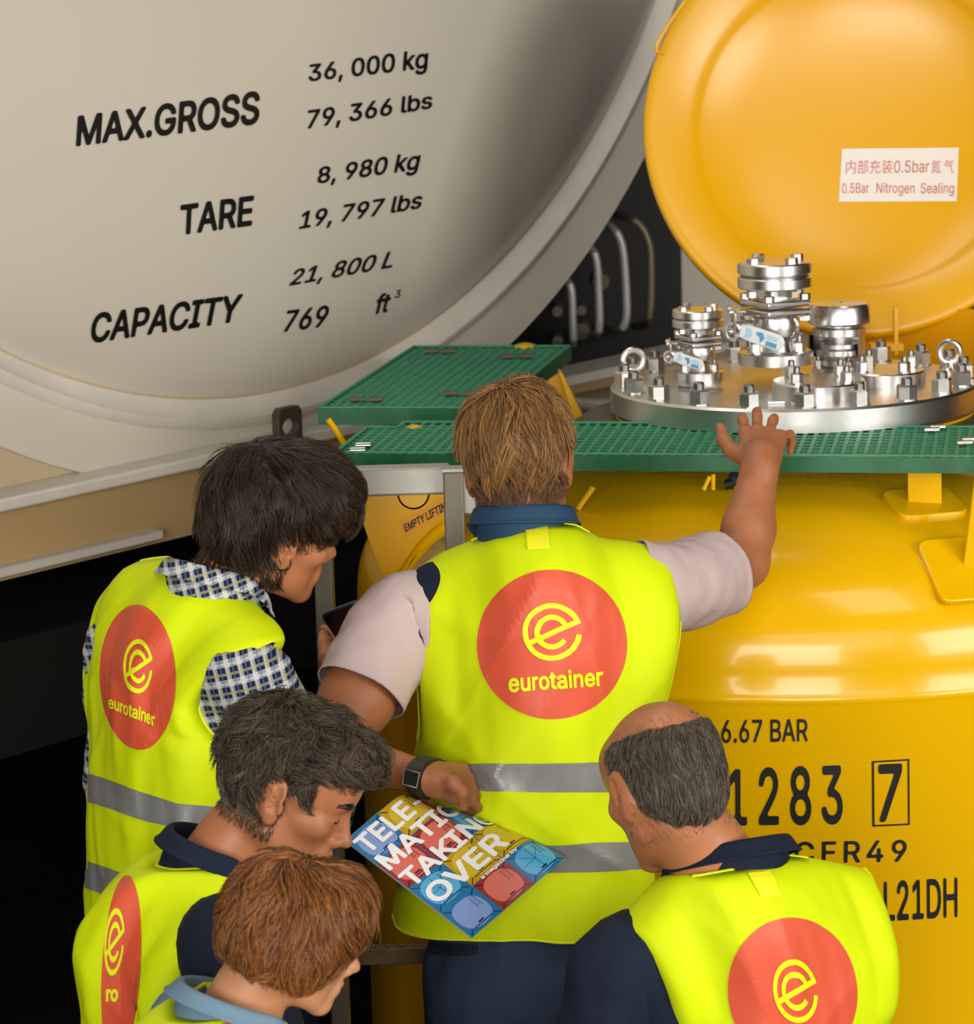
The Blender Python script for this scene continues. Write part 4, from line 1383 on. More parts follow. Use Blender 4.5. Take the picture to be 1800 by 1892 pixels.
def coons(L, R, T, Bt, nu, nv):
    L, R = resample(L, nv), resample(R, nv)
    T, Bt = resample(T, nu), resample(Bt, nu)
    T[0], T[-1], Bt[0], Bt[-1] = L[-1], R[-1], L[0], R[0]
    u = np.linspace(0, 1, nu)[:, None, None]; v = np.linspace(0, 1, nv)[None, :, None]
    G = (1 - u) * L[None] + u * R[None] + (1 - v) * Bt[:, None] + v * T[:, None]
    G = G - ((1 - u) * (1 - v) * Bt[0] + u * (1 - v) * Bt[-1] + (1 - u) * v * T[0] + u * v * T[-1])
    return G

def vest(person, L, R, T, Bt, nrm, back, front, armL, armR, gap=.065, seed=0, pback=2.6, wr=.006, neckdrop=.10, nu=64, nv=84, topexp=5.0, scl=1.0):
    """back and front panels meeting at the sides and shoulders, armholes left open; back(v), front(v) give the fullness"""
    nrm = unit(nrm)
    G = coons(L, R, T, Bt, nu, nv)
    us = np.linspace(0, 1, nu); vs_ = np.linspace(0, 1, nv)
    def gapf(v, a):
        if v <= a: return 0.0
        x = (v - a) / (1 - a)
        return gap * math.sqrt(max(0, 1 - (2 * x - 1) ** 2))
    A = np.zeros_like(G); Fp = np.zeros_like(G)
    for j, v in enumerate(vs_):
        gl, gr = gapf(v, armL), gapf(v, armR)
        for i, u in enumerate(us):
            s = abs(2 * u - 1)
            prof_ = max(0, 1 - s ** pback) ** (1 / pback)
            tp = max(0, 1 - v ** topexp) ** .5
            q = noise.noise(Vector((u * 3.2 + seed, v * 4.5, seed * 1.7))) + .5 * noise.noise(Vector((u * 7 + seed, v * 9 + 3, seed)))
            cz = noise.noise(Vector((u * 14 + v * 3 + seed, v * 5, 9 + seed)))
            g = (gl * max(0, 1 - u / .16) + gr * max(0, 1 - (1 - u) / .16)) if v > min(armL, armR) else 0
            cr1 = 1 - abs(noise.noise(Vector((u * 2.2 + v * 2.6 + seed * 3, v * 1.3 - u * .8, seed + 5)))) * 2.2
            cr2 = 1 - abs(noise.noise(Vector((u * 3.0 - v * 3.4 + seed * 2, v * 1.1, seed + 8)))) * 2.6
            ww = wr * (.8 * q + .35 * cz + .55 * max(0, cr1) ** 3 + .45 * max(0, cr2) ** 3) * min(1, (1 - s) * 6 + .15)
            A[i, j] = G[i, j] + nrm * (back(v) * prof_ * tp + g * (.55 if prof_ < .6 else .55) + ww * min(1, (1 - v) * 8 + .2))
            fx = front(v) * prof_ * tp
            dn = np.zeros(3)
            if s < .45:
                kx = (1 - (s / .45) ** 2)
                dn = np.array([0, 0, -neckdrop * kx * v ** 10]) - nrm * (.10 * kx * v ** 14)
            Fp[i, j] = G[i, j] - nrm * (fx + g * .55 + ww * .5) + dn
    verts = np.concatenate([A.reshape(-1, 3), Fp.reshape(-1, 3)])
    idx = lambda i, j, f: f * nu * nv + i * nv + j
    faces = []
    for i in range(nu - 1):
        for j in range(nv - 1):
            faces.append((idx(i, j, 0), idx(i + 1, j, 0), idx(i + 1, j + 1, 0), idx(i, j + 1, 0)))
            faces.append((idx(i, j, 1), idx(i, j + 1, 1), idx(i + 1, j + 1, 1), idx(i + 1, j, 1)))
    me = mesh('safety_vest', verts, faces)
    bm = bmesh.new(); bm.from_mesh(me)
    bm.verts.ensure_lookup_table()
    tgt = {}
    for i in (0, nu - 1):
        for j in range(nv):
            a = armL if i == 0 else armR
            if vs_[j] <= a or j == nv - 1:
                tgt[bm.verts[idx(i, j, 1)]] = bm.verts[idx(i, j, 0)]
    for i in range(nu):                                   # shoulder seams
        s = abs(2 * us[i] - 1)
        if s >= .45: tgt[bm.verts[idx(i, nv - 1, 1)]] = bm.verts[idx(i, nv - 1, 0)]
    bmesh.ops.weld_verts(bm, targetmap=tgt)
    bmesh.ops.recalc_face_normals(bm, faces=bm.faces[:])
    bm.to_mesh(me); bm.free()
    o = link('safety_vest', me, M_vest, person)
    # make normals point outwards
    sd = o.modifiers.new('cloth', 'SOLIDIFY'); sd.thickness = .002; sd.offset = 0
    # piping along the armholes, neck and hem
    def pipe(pts, nm):
        MB().tube(pts, .0028 * scl, 6).build(nm, M_vestp, o)
    jl = [j for j in range(nv) if vs_[j] >= armL]; jr = [j for j in range(nv) if vs_[j] >= armR]
    if jl: pipe([A[0, j] for j in jl], 'armhole_piping'); pipe([Fp[0, j] for j in jl], 'armhole_piping')
    if jr: pipe([A[-1, j] for j in jr], 'armhole_piping'); pipe([Fp[-1, j] for j in jr], 'armhole_piping')
    pipe([A[i, nv - 1] for i in range(nu) if abs(2 * us[i] - 1) < .47], 'neck_piping')
    pipe([A[i, 0] for i in range(nu)], 'hem_piping')
    return o, A, Fp

def sleeve_cut(F, p, d):
    """trim a sleeve at p, cloth kept on the side d points away from -- only near p"""
    pass

def tube_garment(name, pts, rs, mat_, parent, n=28, wr=.004, seed=0, flat=None, open_end=True, thick=.002):
    """sleeve or trouser leg: a wrinkled open tube round the limb"""
    P_ = resample(pts, 40)
    d = np.concatenate([[0], np.cumsum(np.linalg.norm(np.diff(np.array(pts, float), axis=0), axis=1))])
    rr = np.interp(np.linspace(0, d[-1], 40), d, rs)
    mb = MB(); mb.tube(P_, rr, n, cap=False)
    vs = np.array(mb.v)
    for q in range(len(vs)):
        i = q // n
        c = P_[i]; e = vs[q] - c
        w_ = noise.noise(Vector(vs[q] * 14) + Vector((seed, 0, 0))) + .6 * noise.noise(Vector((vs[q][0] * 30, vs[q][1] * 30, vs[q][2] * 18)) + Vector((0, seed, 0)))
        vs[q] = c + e * (1 + wr * w_ / (np.linalg.norm(e) + 1e-6))
    mb.v = [tuple(x) for x in vs]
    o = mb.build(name, mat_, parent, angle=180)
    sd = o.modifiers.new('cloth', 'SOLIDIFY'); sd.thickness = thick; sd.offset = 1
    return o

def collar(name, pts_low, pts_high, mat_, parent, thick=.004):
    a, b = resample(pts_low, 48), resample(pts_high, 48)
    nj = 6
    vs, fs = [], []
    for i in range(48):
        for j in range(nj):
            t = j / (nj - 1)
            vs.append(a[i] * (1 - t) + b[i] * t)
    for i in range(47):
        for j in range(nj - 1):
            fs.append((i * nj + j, (i + 1) * nj + j, (i + 1) * nj + j + 1, i * nj + j + 1))
    o = link(name, mesh(name, vs, fs), mat_, parent)
    sd = o.modifiers.new('cloth', 'SOLIDIFY'); sd.thickness = thick; sd.offset = 0
    return o

def ring_collar(name, C_, R, rx_, ry_, h, mat_, parent, flare=.008, a0=-200, a1=20, drop=.03, thick=.005, fold=.028):
    """turned-down collar round the back of a neck: a rolled band, open at the throat; angles about the neck, -90 is the nape"""
    n = 60
    prof = [(1.0, -.010, .0), (.985, .25 * h, .0), (.98, .7 * h, .001), (.99, h * .95, .003), (1.03, h, .006), (1.09, h * .9, .010), (1.16, h * .55, .013), (1.24, h - fold, .016 + flare)]
    vs, fs = [], []
    for i in range(n + 1):
        a = math.radians(a0 + (a1 - a0) * i / n)
        fr_ = max(0, math.sin(a))                       # towards the throat the band drops
        for (m_, z, o_) in prof:
            x = (rx_ * m_) * math.cos(a); y = (ry_ * m_) * math.sin(a)
            vs.append(np.asarray(C_) + R @ np.array([x, y, z - drop * fr_ ** 1.2]))
    k = len(prof)
    for i in range(n):
        for j in range(k - 1):
            fs.append((i * k + j, (i + 1) * k + j, (i + 1) * k + j + 1, i * k + j + 1))
    o = link(name, mesh(name, vs, fs), mat_, parent)
    sd = o.modifiers.new('cloth', 'SOLIDIFY'); sd.thickness = thick; sd.offset = 0
    sb = o.modifiers.new('soft', 'SUBSURF'); sb.levels = 1; sb.render_levels = 1
    return o

def logo(o, fn_disc, fn_emb, txt_quad, text='eurotainer', spread=1.0):
    bv_ = bvh_of([o])
    v, f = disc2d(72, 10)
    d = lay('logo_disc', fn_disc(v), f, bv_, M_red, o, off=.0032, maxpx=7)
    v, f = emblem2d()
    e = lay('logo_emblem', fn_emb(v), f, bv_, M_vestp, d, off=.0048, maxpx=7)
    if txt_quad is not None:
        lay_text('lettering', text, txt_quad, bv_, M_vestp, d, bold=.022, off=.0048)
    return d

def lin_map(c, ax, ay):
    """unit shape -> pixels; ay is where +y (up) goes"""
    c, ax, ay = map(lambda a: np.array(a, float), (c, ax, ay))
    return lambda v: c + v[:, :1] * ax + v[:, 1:2] * ay
# ================================================================== people
def px(*q): return [P(*a) for a in q]

def new_person(label, N, H, foot_z=0.0):
    o = empty('person', V((N[0], N[1], foot_z)), label, 'person')
    return o

def legs(person, N, R, hipz, mat_, yaw_spread=.10, foot=0.0, lean=None, zf=0.0):
    """trousers down to shoes on the floor"""
    F = Field((N[0] - .45, N[1] - .45, zf + .05), (N[0] + .45, N[1] + .45, hipz + .16), .009)
    q = lambda x, y, z: np.array([N[0], N[1], 0]) + R @ np.array([x, y, 0]) + np.array([0, 0, z])
    L_ = lean if lean is not None else 0.0
    F.ell(q(0, L_, hipz), (.185, .135, .16), .05, R)
    for sx in (-1, 1):
        F.ell(q(sx * .085, L_ - .06, hipz - .06), (.095, .085, .11), .05, R)
        F.cone(q(sx * .092, L_, hipz - .04), q(sx * (.10 + yaw_spread * .2), L_ * .5 + .015, (hipz + zf) * .52), .098, .072, .04)
        F.cone(q(sx * (.10 + yaw_spread * .2), L_ * .5 + .015, (hipz + zf) * .52), q(sx * (.11 + yaw_spread * .3), -.02, zf + .09), .072, .060, .03)
    t = roughen(F.build('trousers', mat_, person, relax=2), .011, 11.0, 24.0, seed=N[0])
    for sx in (-1, 1):
        F2 = Field(q(sx * .125, 0, 0) - np.array([.22, .22, -zf + .01]), q(sx * .125, 0, 0) + np.array([.22, .22, .16 + zf]), .007)
        c = q(sx * (.11 + yaw_spread * .3), 0, zf)
        d = R @ np.array([0, 1, 0])
        F2.cone(c - d * .06 + np.array([0, 0, .045]), c + d * .14 + np.array([0, 0, .034]), .045, .034, .03)
        F2.cone(c - d * .03 + np.array([0, 0, .05]), c - d * .03 + np.array([0, 0, .11]), .044, .044, .02)
        F2.half((0, 0, zf + .002), (0, 0, -1))
        F2.build('shoe', M_shoe, person)
    return t

H_ = .0038
# ------------------------------------------------------------------ the man reaching up to the walkway
N1 = P(968, 990, -.01)
HM1 = head_frame(5, 12, -4.5, 958, 866, 0.0)
man = new_person('brown haired man with pale pink sleeves seen from behind, hand up on the walkway', N1, HM1, 0.0)
F = Field((-.36, -.42, 1.0), (.62, .62, 2.15), H_)
add_head(F, HM1, 1.03)
add_neck(F, HM1, N1 + np.array([0, .01, -.05]), 1.02, .057, .060)
R1 = rotz(math.radians(-4))
add_torso(F, N1 + np.array([0, 0, -.03]), R1, -.004, 1.0)
shR, elR, wrR = P(1222, 1098, .03), P(1372, 1040, .22), P(1407, 848, .335)
F.chain([P(1140, 1110, .02), shR, shR * .45 + elR * .55, elR], [.062, .060, .053, .044], .03)
F.chain([elR, elR * .68 + wrR * .32, wrR], [.043, .0445, .0305], .02)
kn = P(1410, 782, .455)
tp_ = np.array([0, 0, 1.0])
add_hand(F, wrR, kn - wrR, np.array([0, -.45, .9]), -1, 1.05,
         curl=((-.05, .4, .5), (-.10, .35, .45), (-.05, .4, .5), (.30, .9, .7)), splay=(.10, .03, -.10, -.55),
         thumb=[(.020, .006, -.006), (.050, .034, -.006), (.066, .066, -.002), (.072, .096, .004)])
shL, elL, wrL = P(752, 1140, .0), P(598, 1392, -.15), P(800, 1440, -.235)
F.chain([P(820, 1110, .0), shL, shL * .4 + elL * .6, elL], [.062, .062, .058, .047], .03)
F.chain([elL, elL * .62 + wrL * .38, wrL], [.047, .039, .025], .02)
def hand_local(W, fwd, up, ts, s, pts):
    fwd = unit(fwd); up = np.asarray(up, float); up = unit(up - fwd * (up @ fwd)); t = np.cross(fwd, up) * ts
    return [((np.asarray(q) - W) @ t / s, (np.asarray(q) - W) @ fwd / s, (np.asarray(q) - W) @ up / s) for q in pts]
_f, _u = P(868, 1452, -.185) - wrL, np.array([.1, -.85, .6])
add_hand(F, wrL, _f, _u, 1, .9, curl=((.5, .9, .5), (.5, .9, .5), (.5, .9, .5), (.5, .9, .5)), splay=(.05, .0, -.05, -.1),
         thumb=hand_local(wrL, _f, _u, 1, .9, [P(812, 1440, -.245), P(838, 1446, -.268), P(856, 1466, -.278), P(858, 1491, -.272)]))
body = F.build('body', M_skin, man)
# hair
def hair_cap(M, s, prims, cuts=(), h=.004, ext=.17):
    c = M[:3, 3]
    F = Field(c - ext, c + ext, h)
    for a in prims: F.ell(np.array(a[0]) * s, np.array(a[1]) * s, a[2] * s, a[3] if len(a) > 3 else None, 'add', M)
    for a in cuts: F.ell(np.array(a[0]) * s, np.array(a[1]) * s, a[2] * s, a[3] if len(a) > 3 else None, 'sub', M)
    return F
F = hair_cap(HM1, 1.03, [((0, -.018, .048), (.085, .102, .090), .01), ((0, -.046, .004), (.054, .047, .050), .03), ((0, .03, .075), (.070, .070, .062), .03)],
             [((0, .125, -.03), (.10, .07, .085), .01), ((-.085, -.004, -.010), (.029, .034, .044), .008), ((.085, -.004, -.010), (.029, .034, .044), .008), ((0, .03, -.118), (.2, .12, .062), .01)])
M_h1 = hairmat('chestnut_hair', srgb(62, 38, 20), srgb(206, 152, 88))
cap1 = F.build('hair', mat('hair_base_brown', srgb(60, 40, 24), .6), man, relax=2)  # dark brown cap underneath the strands
roughen(cap1, 0.0035, seed=0.5, M=HM1)
strands('hair_strands', cap1, HM1, 1.03, M_h1, 9500, .075, 8, .009, (-.01, -.035, .13), lambda x, y, z: z > (.035 if abs(x) > .05 else -.015), .0005, 1.0, .33, .42, parent=cap1, nclump=260, lenf=lambda x, y, z: max(.010, (z - .020) * 1.0) if abs(x) > .048 and y > -.06 else max(.014, (z + .045) * random.uniform(.55, 1.15)))
M_h1d = hairmat('short_brown_hair', srgb(66, 44, 28), srgb(140, 98, 62))
fade = lambda zlo, zhi: (lambda x, y, z: y < .005 and zlo < z < zhi and abs(x) < .074 + min(0, z + .02) * .5)
strands('hair_strands', body, HM1, 1.03, M_h1d, 3500, .020, 5, .004, (0, -.03, .13), fade(-.072, -.01), .0004, .5, .3, .6, parent=cap1, nclump=300)
# glasses: only the temple shows
sc = HM1
loc = lambda x, y, z: sc[:3, :3] @ (np.array([x, y, z]) * 1.03) + sc[:3, 3]
gl = MB().tube([loc(.083, -.014, .004), loc(.0825, .0, .018), loc(.079, .05, .020), loc(.072, .088, .018)], .0022, 8).tube([loc(-.083, -.014, .004), loc(-.0825, .0, .018), loc(-.079, .05, .020), loc(-.072, .088, .018)], .0022, 8)
for sx in (-1, 1):
    gl.tube([loc(sx * .036 + .028 * math.cos(t), .094 + .006 * (1 - abs(math.cos(t))), .006 + .02 * math.sin(t)) for t in np.linspace(0, 6.283, 24, endpoint=False)], .0018, 6, closed=True)
gl.build('glasses', M_dark, man)
# shirt: petrol body, pink sleeves, dark arm edges
F = Field((-.36, -.30, 1.0), (.36, .32, 1.80), .0065)
add_torso(F, N1 + np.array([0, 0, -.03]), R1, .008, 1.03)
F.cone(P(1120, 1105, .02), shR * .75 + elR * .25, .068, .066, .04); F.cone(P(830, 1125, .0), shL * .75 + elL * .25, .070, .066, .04)
sh = F.build('shirt', M_navy, man, relax=2)
ring_collar('collar', N1 + np.array([.0, -.010, -.014]), R1 @ rotx(-.22), .077, .084, .064, M_teal, sh, a0=-215, a1=35, drop=.05)
sd = unit(elR - shR)
tube_garment('sleeve', [P(1172, 1092, .01), P(1205, 1095, .02), shR * .62 + elR * .38, shR * .33 + elR * .67], [.084, .080, .075, .074], M_pink, man, wr=.007, seed=3)
tube_garment('sleeve', [P(800, 1150, .0), shL + np.array([.0, 0, -.01]), shL * .6 + elL * .4 + np.array([0, 0, .006]), shL * .40 + elL * .60 + np.array([0.005, 0, .008])], [.088, .084, .077, .076], M_pink, man, wr=.007, seed=5)
# vest
Lp = px((726, 1690, .02), (740, 1600, .02), (756, 1500, .0), (763, 1405, .0), (776, 1345, .0), (771, 1240, .0), (761, 1140, .0), (754, 1064, .02))
Rp = px((1213, 1718, .02), (1208, 1600, .02), (1206, 1500, .0), (1216, 1400, .0), (1226, 1315, .0), (1240, 1235, .0), (1251, 1170, .0), (1253, 1110, .0), (1242, 1052, .01), (1220, 1012, .02))
Tp = px((754, 1064, .02), (812, 1024, .01), (870, 1000, -.02), (912, 984, -.055), (965, 972, -.07), (1020, 967, -.065), (1064, 971, -.04), (1108, 995, -.01), (1160, 1001, .0), (1220, 1012, .02))
Bp = px((726, 1690, .02), (820, 1682, .02), (960, 1678, .02), (1100, 1686, .02), (1213, 1712, .02))
v1, A1, F1 = vest(man, Lp, Rp, Tp, Bp, (.03, -1, .0), lambda v: .125 + .05 * (1 - v) ** 1.5, lambda v: .15, .52, .60, seed=1.3, wr=.010)
logo(v1, lin_map((1020, 1191), (137, 0), (0, -137)), lin_map((1020, 1167), (53, 0), (0, -53)), [(941, 1243), (1110, 1232), (1112, 1266), (943, 1279)])
bv = bvh_of([v1])
def tape(name, top, bot, o, b):
    v, f = strip2d(top, bot)
    return lay(name, v, f, b, M_refl, o, off=.0032, maxpx=8)
tape('reflective_tape', [(763, 1398), (800, 1400), (835, 1407), (870, 1411), (1000, 1410), (1110, 1408), (1215, 1408)],
     [(763, 1440), (800, 1442), (835, 1448), (870, 1460), (1000, 1463), (1110, 1463), (1210, 1460)], v1, bv)
tape('reflective_tape', [(742, 1590), (850, 1570), (960, 1560), (1040, 1560), (1100, 1556), (1206, 1554)],
     [(736, 1640), (850, 1625), (960, 1612), (1040, 1611), (1100, 1610), (1207, 1604)], v1, bv)
v, f = subdiv2d(np.array([(970, 972), (1011, 968), (1017, 1016), (977, 1018)], float), [(3, 2, 1, 0)], 12)
lay('neck_label', v, f, bv, M_vlabel, v1, off=.004)
tr1 = legs(man, N1, R1, P(968, 1770, 0)[2], M_jean, zf=0.0)
bvt = bvh_of([tr1])
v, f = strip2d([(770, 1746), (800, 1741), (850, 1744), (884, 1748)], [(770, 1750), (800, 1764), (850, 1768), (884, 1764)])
lay('pocket', v, f, bvt, mat('pocket_dark_navy', srgb(22, 28, 42), .8), tr1, off=.002)  # pocket welt in a darker navy than the trousers
lay('pocket_stitch', *strip2d([(768, 1741), (800, 1736), (850, 1739), (888, 1743)], [(768, 1745), (800, 1740), (850, 1743), (888, 1747)]), bvt, M_jean, tr1, off=.004)
# watch on the left wrist
wc = elL + (wrL - elL) * .925; wd = unit(wrL - elL)
e1 = unit(np.cross(wd, (0, 0, 1.0))); e2 = np.cross(e1, wd)
bvb = bvh_of([body])
def wrist_r(a_):
    d = e1 * math.cos(a_) + e2 * math.sin(a_)
    rr_ = []
    for k in (-.012, 0, .012):
        h, n_, _, dd_ = bvb.ray_cast(V(wc + wd * k + d * .12), V(-d))
        rr_.append(.12 - dd_ if h is not None else .03)
    return max(rr_) + .0022, d
vs, fs = [], []
NA = 48
for i in range(NA):
    r_, d = wrist_r(2 * math.pi * i / NA)
    for (dr, k) in ((-.004, -.0145), (.0, -.0140), (.0022, -.012), (.0022, .012), (.0, .0140), (-.004, .0145)):
        vs.append(wc + d * (r_ + dr) + wd * k)
for i in range(NA):
    for j in range(5): fs.append((i * 6 + j, ((i + 1) % NA) * 6 + j, ((i + 1) % NA) * 6 + j + 1, i * 6 + j + 1))
wt = MB().add(vs, fs).build('wristwatch', M_dark, man)
cf = -np.array([0, 1, .0]); cf = unit(cf - wd * (cf @ wd) + np.array([0, 0, .15]))
cs = np.cross(wd, cf)
mb = MB(); h_, n_, _, dd_ = bvb.ray_cast(V(wc + cf * .12), V(-cf)); bc = wc + cf * (.12 - dd_ + .006)
hw, hh = .013, .012
pts = [bc + wd * a + cs * b for a, b in ((-hw, -hh), (hw, -hh), (hw, hh), (-hw, hh))]
mb.tube(pts, .0017, 8, closed=True)
mb.build('buckle', M_clip, wt)

# ------------------------------------------------------------------ the man in the plaid shirt, left
HM2 = head_frame(62, 14, 16, 503, 974, .05)
N2 = P(392, 1078, .05)
plm = new_person('black haired man in a blue plaid shirt and vest, head bent over a phone', N2, HM2)
R2 = rotz(math.radians(-50)); lean2 = R2 @ rotx(-.10)
F = Field((N2[0] - .42, N2[1] - .42, N2[2] - .75), (N2[0] + .62, N2[1] + .60, N2[2] + .38), .0042)
add_head(F, HM2, 1.05)
add_neck(F, HM2, N2 + np.array([0, 0, -.03]), 1.0)
add_torso(F, N2 + R2 @ np.array([0, -.03, -.06]), lean2, -.006)
q2 = lambda x, y, z: N2 + R2 @ np.array([x, y, z])
sR, eR, wR = q2(.160, -.04, -.14), q2(.20, .05, -.36), P(632, 1275, .22)
sL, eL, wL = q2(-.195, -.05, -.13), q2(-.250, -.04, -.40), q2(-.20, .16, -.50)
for s_, e_, w_, t in ((sR, eR, wR, -1), (sL, eL, wL, 1)):
    F.chain([s_, e_], [.052, .042], .03); F.chain([e_, w_], [.041, .028], .02)
    add_hand(F, w_, unit(w_ - e_), np.array([0, -.2, 1.0]) if t == 1 else R2 @ np.array([.9, .2, .2]), t, 1.0)
body2 = F.build('body', M_skin2, plm)
F = hair_cap(HM2, 1.05, [((0, -.016, .050), (.087, .104, .090), .01), ((0, -.050, -.010), (.074, .064, .068), .03), ((0, .055, .078), (.076, .066, .054), .03), ((.045, .055, .055), (.035, .050, .040), .02)],
             [((0, .135, -.040), (.12, .075, .092), .01), ((-.088, .004, -.022), (.030, .032, .040), .008), ((.088, .010, -.024), (.030, .036, .040), .008), ((0, .03, -.115), (.2, .115, .060), .01)], ext=.2)
M_h2 = hairmat('dark_brown_hair', srgb(20, 14, 10), srgb(78, 58, 42), .32)
cap2 = F.build('hair', mat('hair_base_dark', srgb(24, 17, 13), .6), plm, relax=2)  # near-black cap beneath the combed hair
roughen(cap2, 0.005, seed=1.5, M=HM2)
strands('hair_strands', cap2, HM2, 1.05, M_h2, 9000, .085, 9, .011, (-.02, -.06, .125), lambda x, y, z: z > -.045, .0005, 1.0, .35, .40, parent=cap2, nclump=200, curl_amp=.35, lenf=lambda x, y, z: max(.014, (z - .005) * 1.0) if abs(x) > .050 and -.05 < y < .05 else max(.016, (z + .065) * .9))
F = Field((N2[0] - .45, N2[1] - .45, N2[2] - .75), (N2[0] + .45, N2[1] + .45, N2[2] + .08), .007)
add_torso(F, N2 + R2 @ np.array([0, -.03, -.06]), lean2, .006, 1.0)
F.cone(q2(.08, -.04, -.14), sR * .7 + eR * .3, .062, .062, .04); F.cone(q2(-.08, -.04, -.14), sL * .7 + eL * .3, .062, .062, .04)
s2 = F.build('shirt', M_plaid, plm, relax=2)
ring_collar('collar', N2 + np.array([0, 0, -.035]), lean2 @ rotx(-.22), .082, .092, .060, M_plaid, s2, a0=-225, a1=45, drop=.05)
tube_garment('sleeve', [q2(.10, -.04, -.15), sR, sR * .5 + eR * .5, eR, eR * .6 + wR * .4], [.072, .070, .066, .062, .055], M_plaid, plm, wr=.009, seed=11)
tube_garment('sleeve', [q2(-.10, -.04, -.15), sL, sL * .5 + eL * .5, eL, eL * .72 + wL * .28], [.072, .070, .064, .060, .054], M_plaid, plm, wr=.009, seed=12)
Lp = px((234, 1752, .22), (234, 1600, .22), (234, 1440, .22), (230, 1300, .22), (219, 1210, .22), (200, 1132, .21))
Rp = px((425, 1800, -.11), (418, 1600, -.11), (415, 1480, -.11), (412, 1380, -.11), (397, 1302, -.08), (440, 1240, -.09), (503, 1184, -.11))
Tp = px((200, 1132, .21), (212, 1085, .20), (250, 1040, .16), (310, 1030, .11), (345, 1050, .04), (385, 1085, -.01), (430, 1112, -.03), (470, 1145, -.07), (503, 1184, -.11))
Bp = px((234, 1752, .22), (260, 1765, .12), (340, 1795, .0), (425, 1800, -.11))
v2, A2, F2_ = vest(plm, Lp, Rp, Tp, Bp, (-.766, -.643, 0), lambda v: .10 + .02 * (1 - v), lambda v: .15, .62, .66, seed=4.1, wr=.009)
logo(v2, lin_map((257, 1252), (70, 6), (0, -133)), lin_map((258, 1232), (26, 2), (2, -50)), [(205, 1284), (290, 1318), (289, 1344), (205, 1308)])
bv = bvh_of([v2])
tape('reflective_tape', [(160, 1428), (200, 1440), (260, 1462), (330, 1484), (420, 1492)], [(160, 1480), (200, 1492), (260, 1514), (330, 1530), (420, 1540)], v2, bv)
tape('reflective_tape', [(160, 1590), (200, 1603), (260, 1625), (330, 1645), (425, 1655)], [(160, 1640), (200, 1655), (260, 1678), (330, 1695), (425, 1708)], v2, bv)
v, f = subdiv2d(np.array([(318, 1056), (352, 1072), (343, 1092), (330, 1096)], float), [(3, 2, 1, 0)], 12)
lay('neck_label', v, f, bv, M_vlabel, v2, off=.004)
legs(plm, N2, R2, N2[2] - .62, M_navy)
# his phone
ph = empty('smartphone', V(P(655, 1150, .30)), 'black smartphone held up beside the pink sleeve', 'phone')
c = P(664, 1180, .22)
_x = unit(P(700, 1100, .24) - P(625, 1128, .26)); _y = unit(np.array([.20, .42, -.9])); _y = unit(_y - _x * (_x @ _y))
Rp_ = np.stack([_x, unit(np.cross(_y, _x)), -_y], 1)
if Rp_[1, 1] < 0: Rp_[:, 1] *= -1
poly = []
for sx, sy, a0 in ((1, 1, 0), (-1, 1, 90), (-1, -1, 180), (1, -1, 270)):
    for a in (0, 30, 60, 90):
        t = math.radians(a0 + a)
        poly.append((sx * .028 + .010 * math.cos(t), sy * .064 + .010 * math.sin(t)))
MB().prism(poly, .008, c, Rp_[:, 0], Rp_[:, 2], Rp_[:, 1]).build('case', mat('phone_case', (.012, .014, .018, 1), .25), ph, bevel=.002)
MB().prism([(x * .92, y * .95) for x, y in poly], .0004, c - Rp_[:, 1] * .0006, Rp_[:, 0], Rp_[:, 2], Rp_[:, 1]).build('screen', mat('phone_glass', (.004, .004, .005, 1), .08), ph)

# ------------------------------------------------------------------ the grey-templed man
HM3 = head_frame(97, 27, -4, 528, 1462, -.55)
N3 = P(395, 1585, -.55)
grm = new_person('dark curly haired man in profile with navy collar and vest, grinning down at the magazine', N3, HM3)
R3 = rotz(math.radians(-78)); lean3 = R3 @ rotx(-.12)
F = Field((N3[0] - .40, N3[1] - .42, N3[2] - .70), (N3[0] + .45, N3[1] + .42, N3[2] + .36), .0036)
add_head(F, HM3, 1.0, jaw=1.02)
add_neck(F, HM3, N3 + np.array([0, 0, -.03]), 1.0)
add_torso(F, N3 + np.array([0, 0, -.06]), lean3, -.006)
q3 = lambda x, y, z: N3 + R3 @ np.array([x, y, z])
sR, eR, wR = q3(.185, .0, -.10), q3(.22, .06, -.38), q3(.12, .27, -.44)
sL, eL, wL = q3(-.185, .0, -.10), q3(-.22, .06, -.38), q3(-.12, .27, -.44)
for s_, e_, w_, t in ((sR, eR, wR, -1), (sL, eL, wL, 1)):
    F.chain([s_, e_], [.052, .042], .03); F.chain([e_, w_], [.041, .028], .02)
    add_hand(F, w_, unit(w_ - e_), np.array([0, 0, 1.0]), t, 1.0)
body3 = F.build('body', M_skin2, grm)
F = hair_cap(HM3, 1.0, [((0, -.016, .053), (.084, .105, .089), .01), ((0, -.042, -.005), (.069, .056, .056), .03), ((0, .055, .096), (.062, .060, .040), .03)],
             [((0, .135, .012), (.11, .066, .066), .012), ((.075, .075, .02), (.035, .035, .05), .015), ((-.075, .075, .02), (.035, .035, .05), .015), ((-.085, .004, -.020), (.024, .024, .036), .008), ((.085, .010, -.022), (.024, .030, .034), .008), ((0, .03, -.120), (.2, .112, .066), .01)], ext=.19)
M_h3 = hairmat('dark_grizzled_hair', srgb(26, 20, 15), srgb(110, 92, 72), .38)
M_h3g = hairmat('grey_hair', srgb(52, 44, 36), srgb(160, 150, 138), .4)
cap3 = F.build('hair', mat('hair_base_umber', srgb(34, 26, 20), .6), grm, relax=2)  # umber cap that fills in below the curls
roughen(cap3, 0.006, seed=2.5, M=HM3)
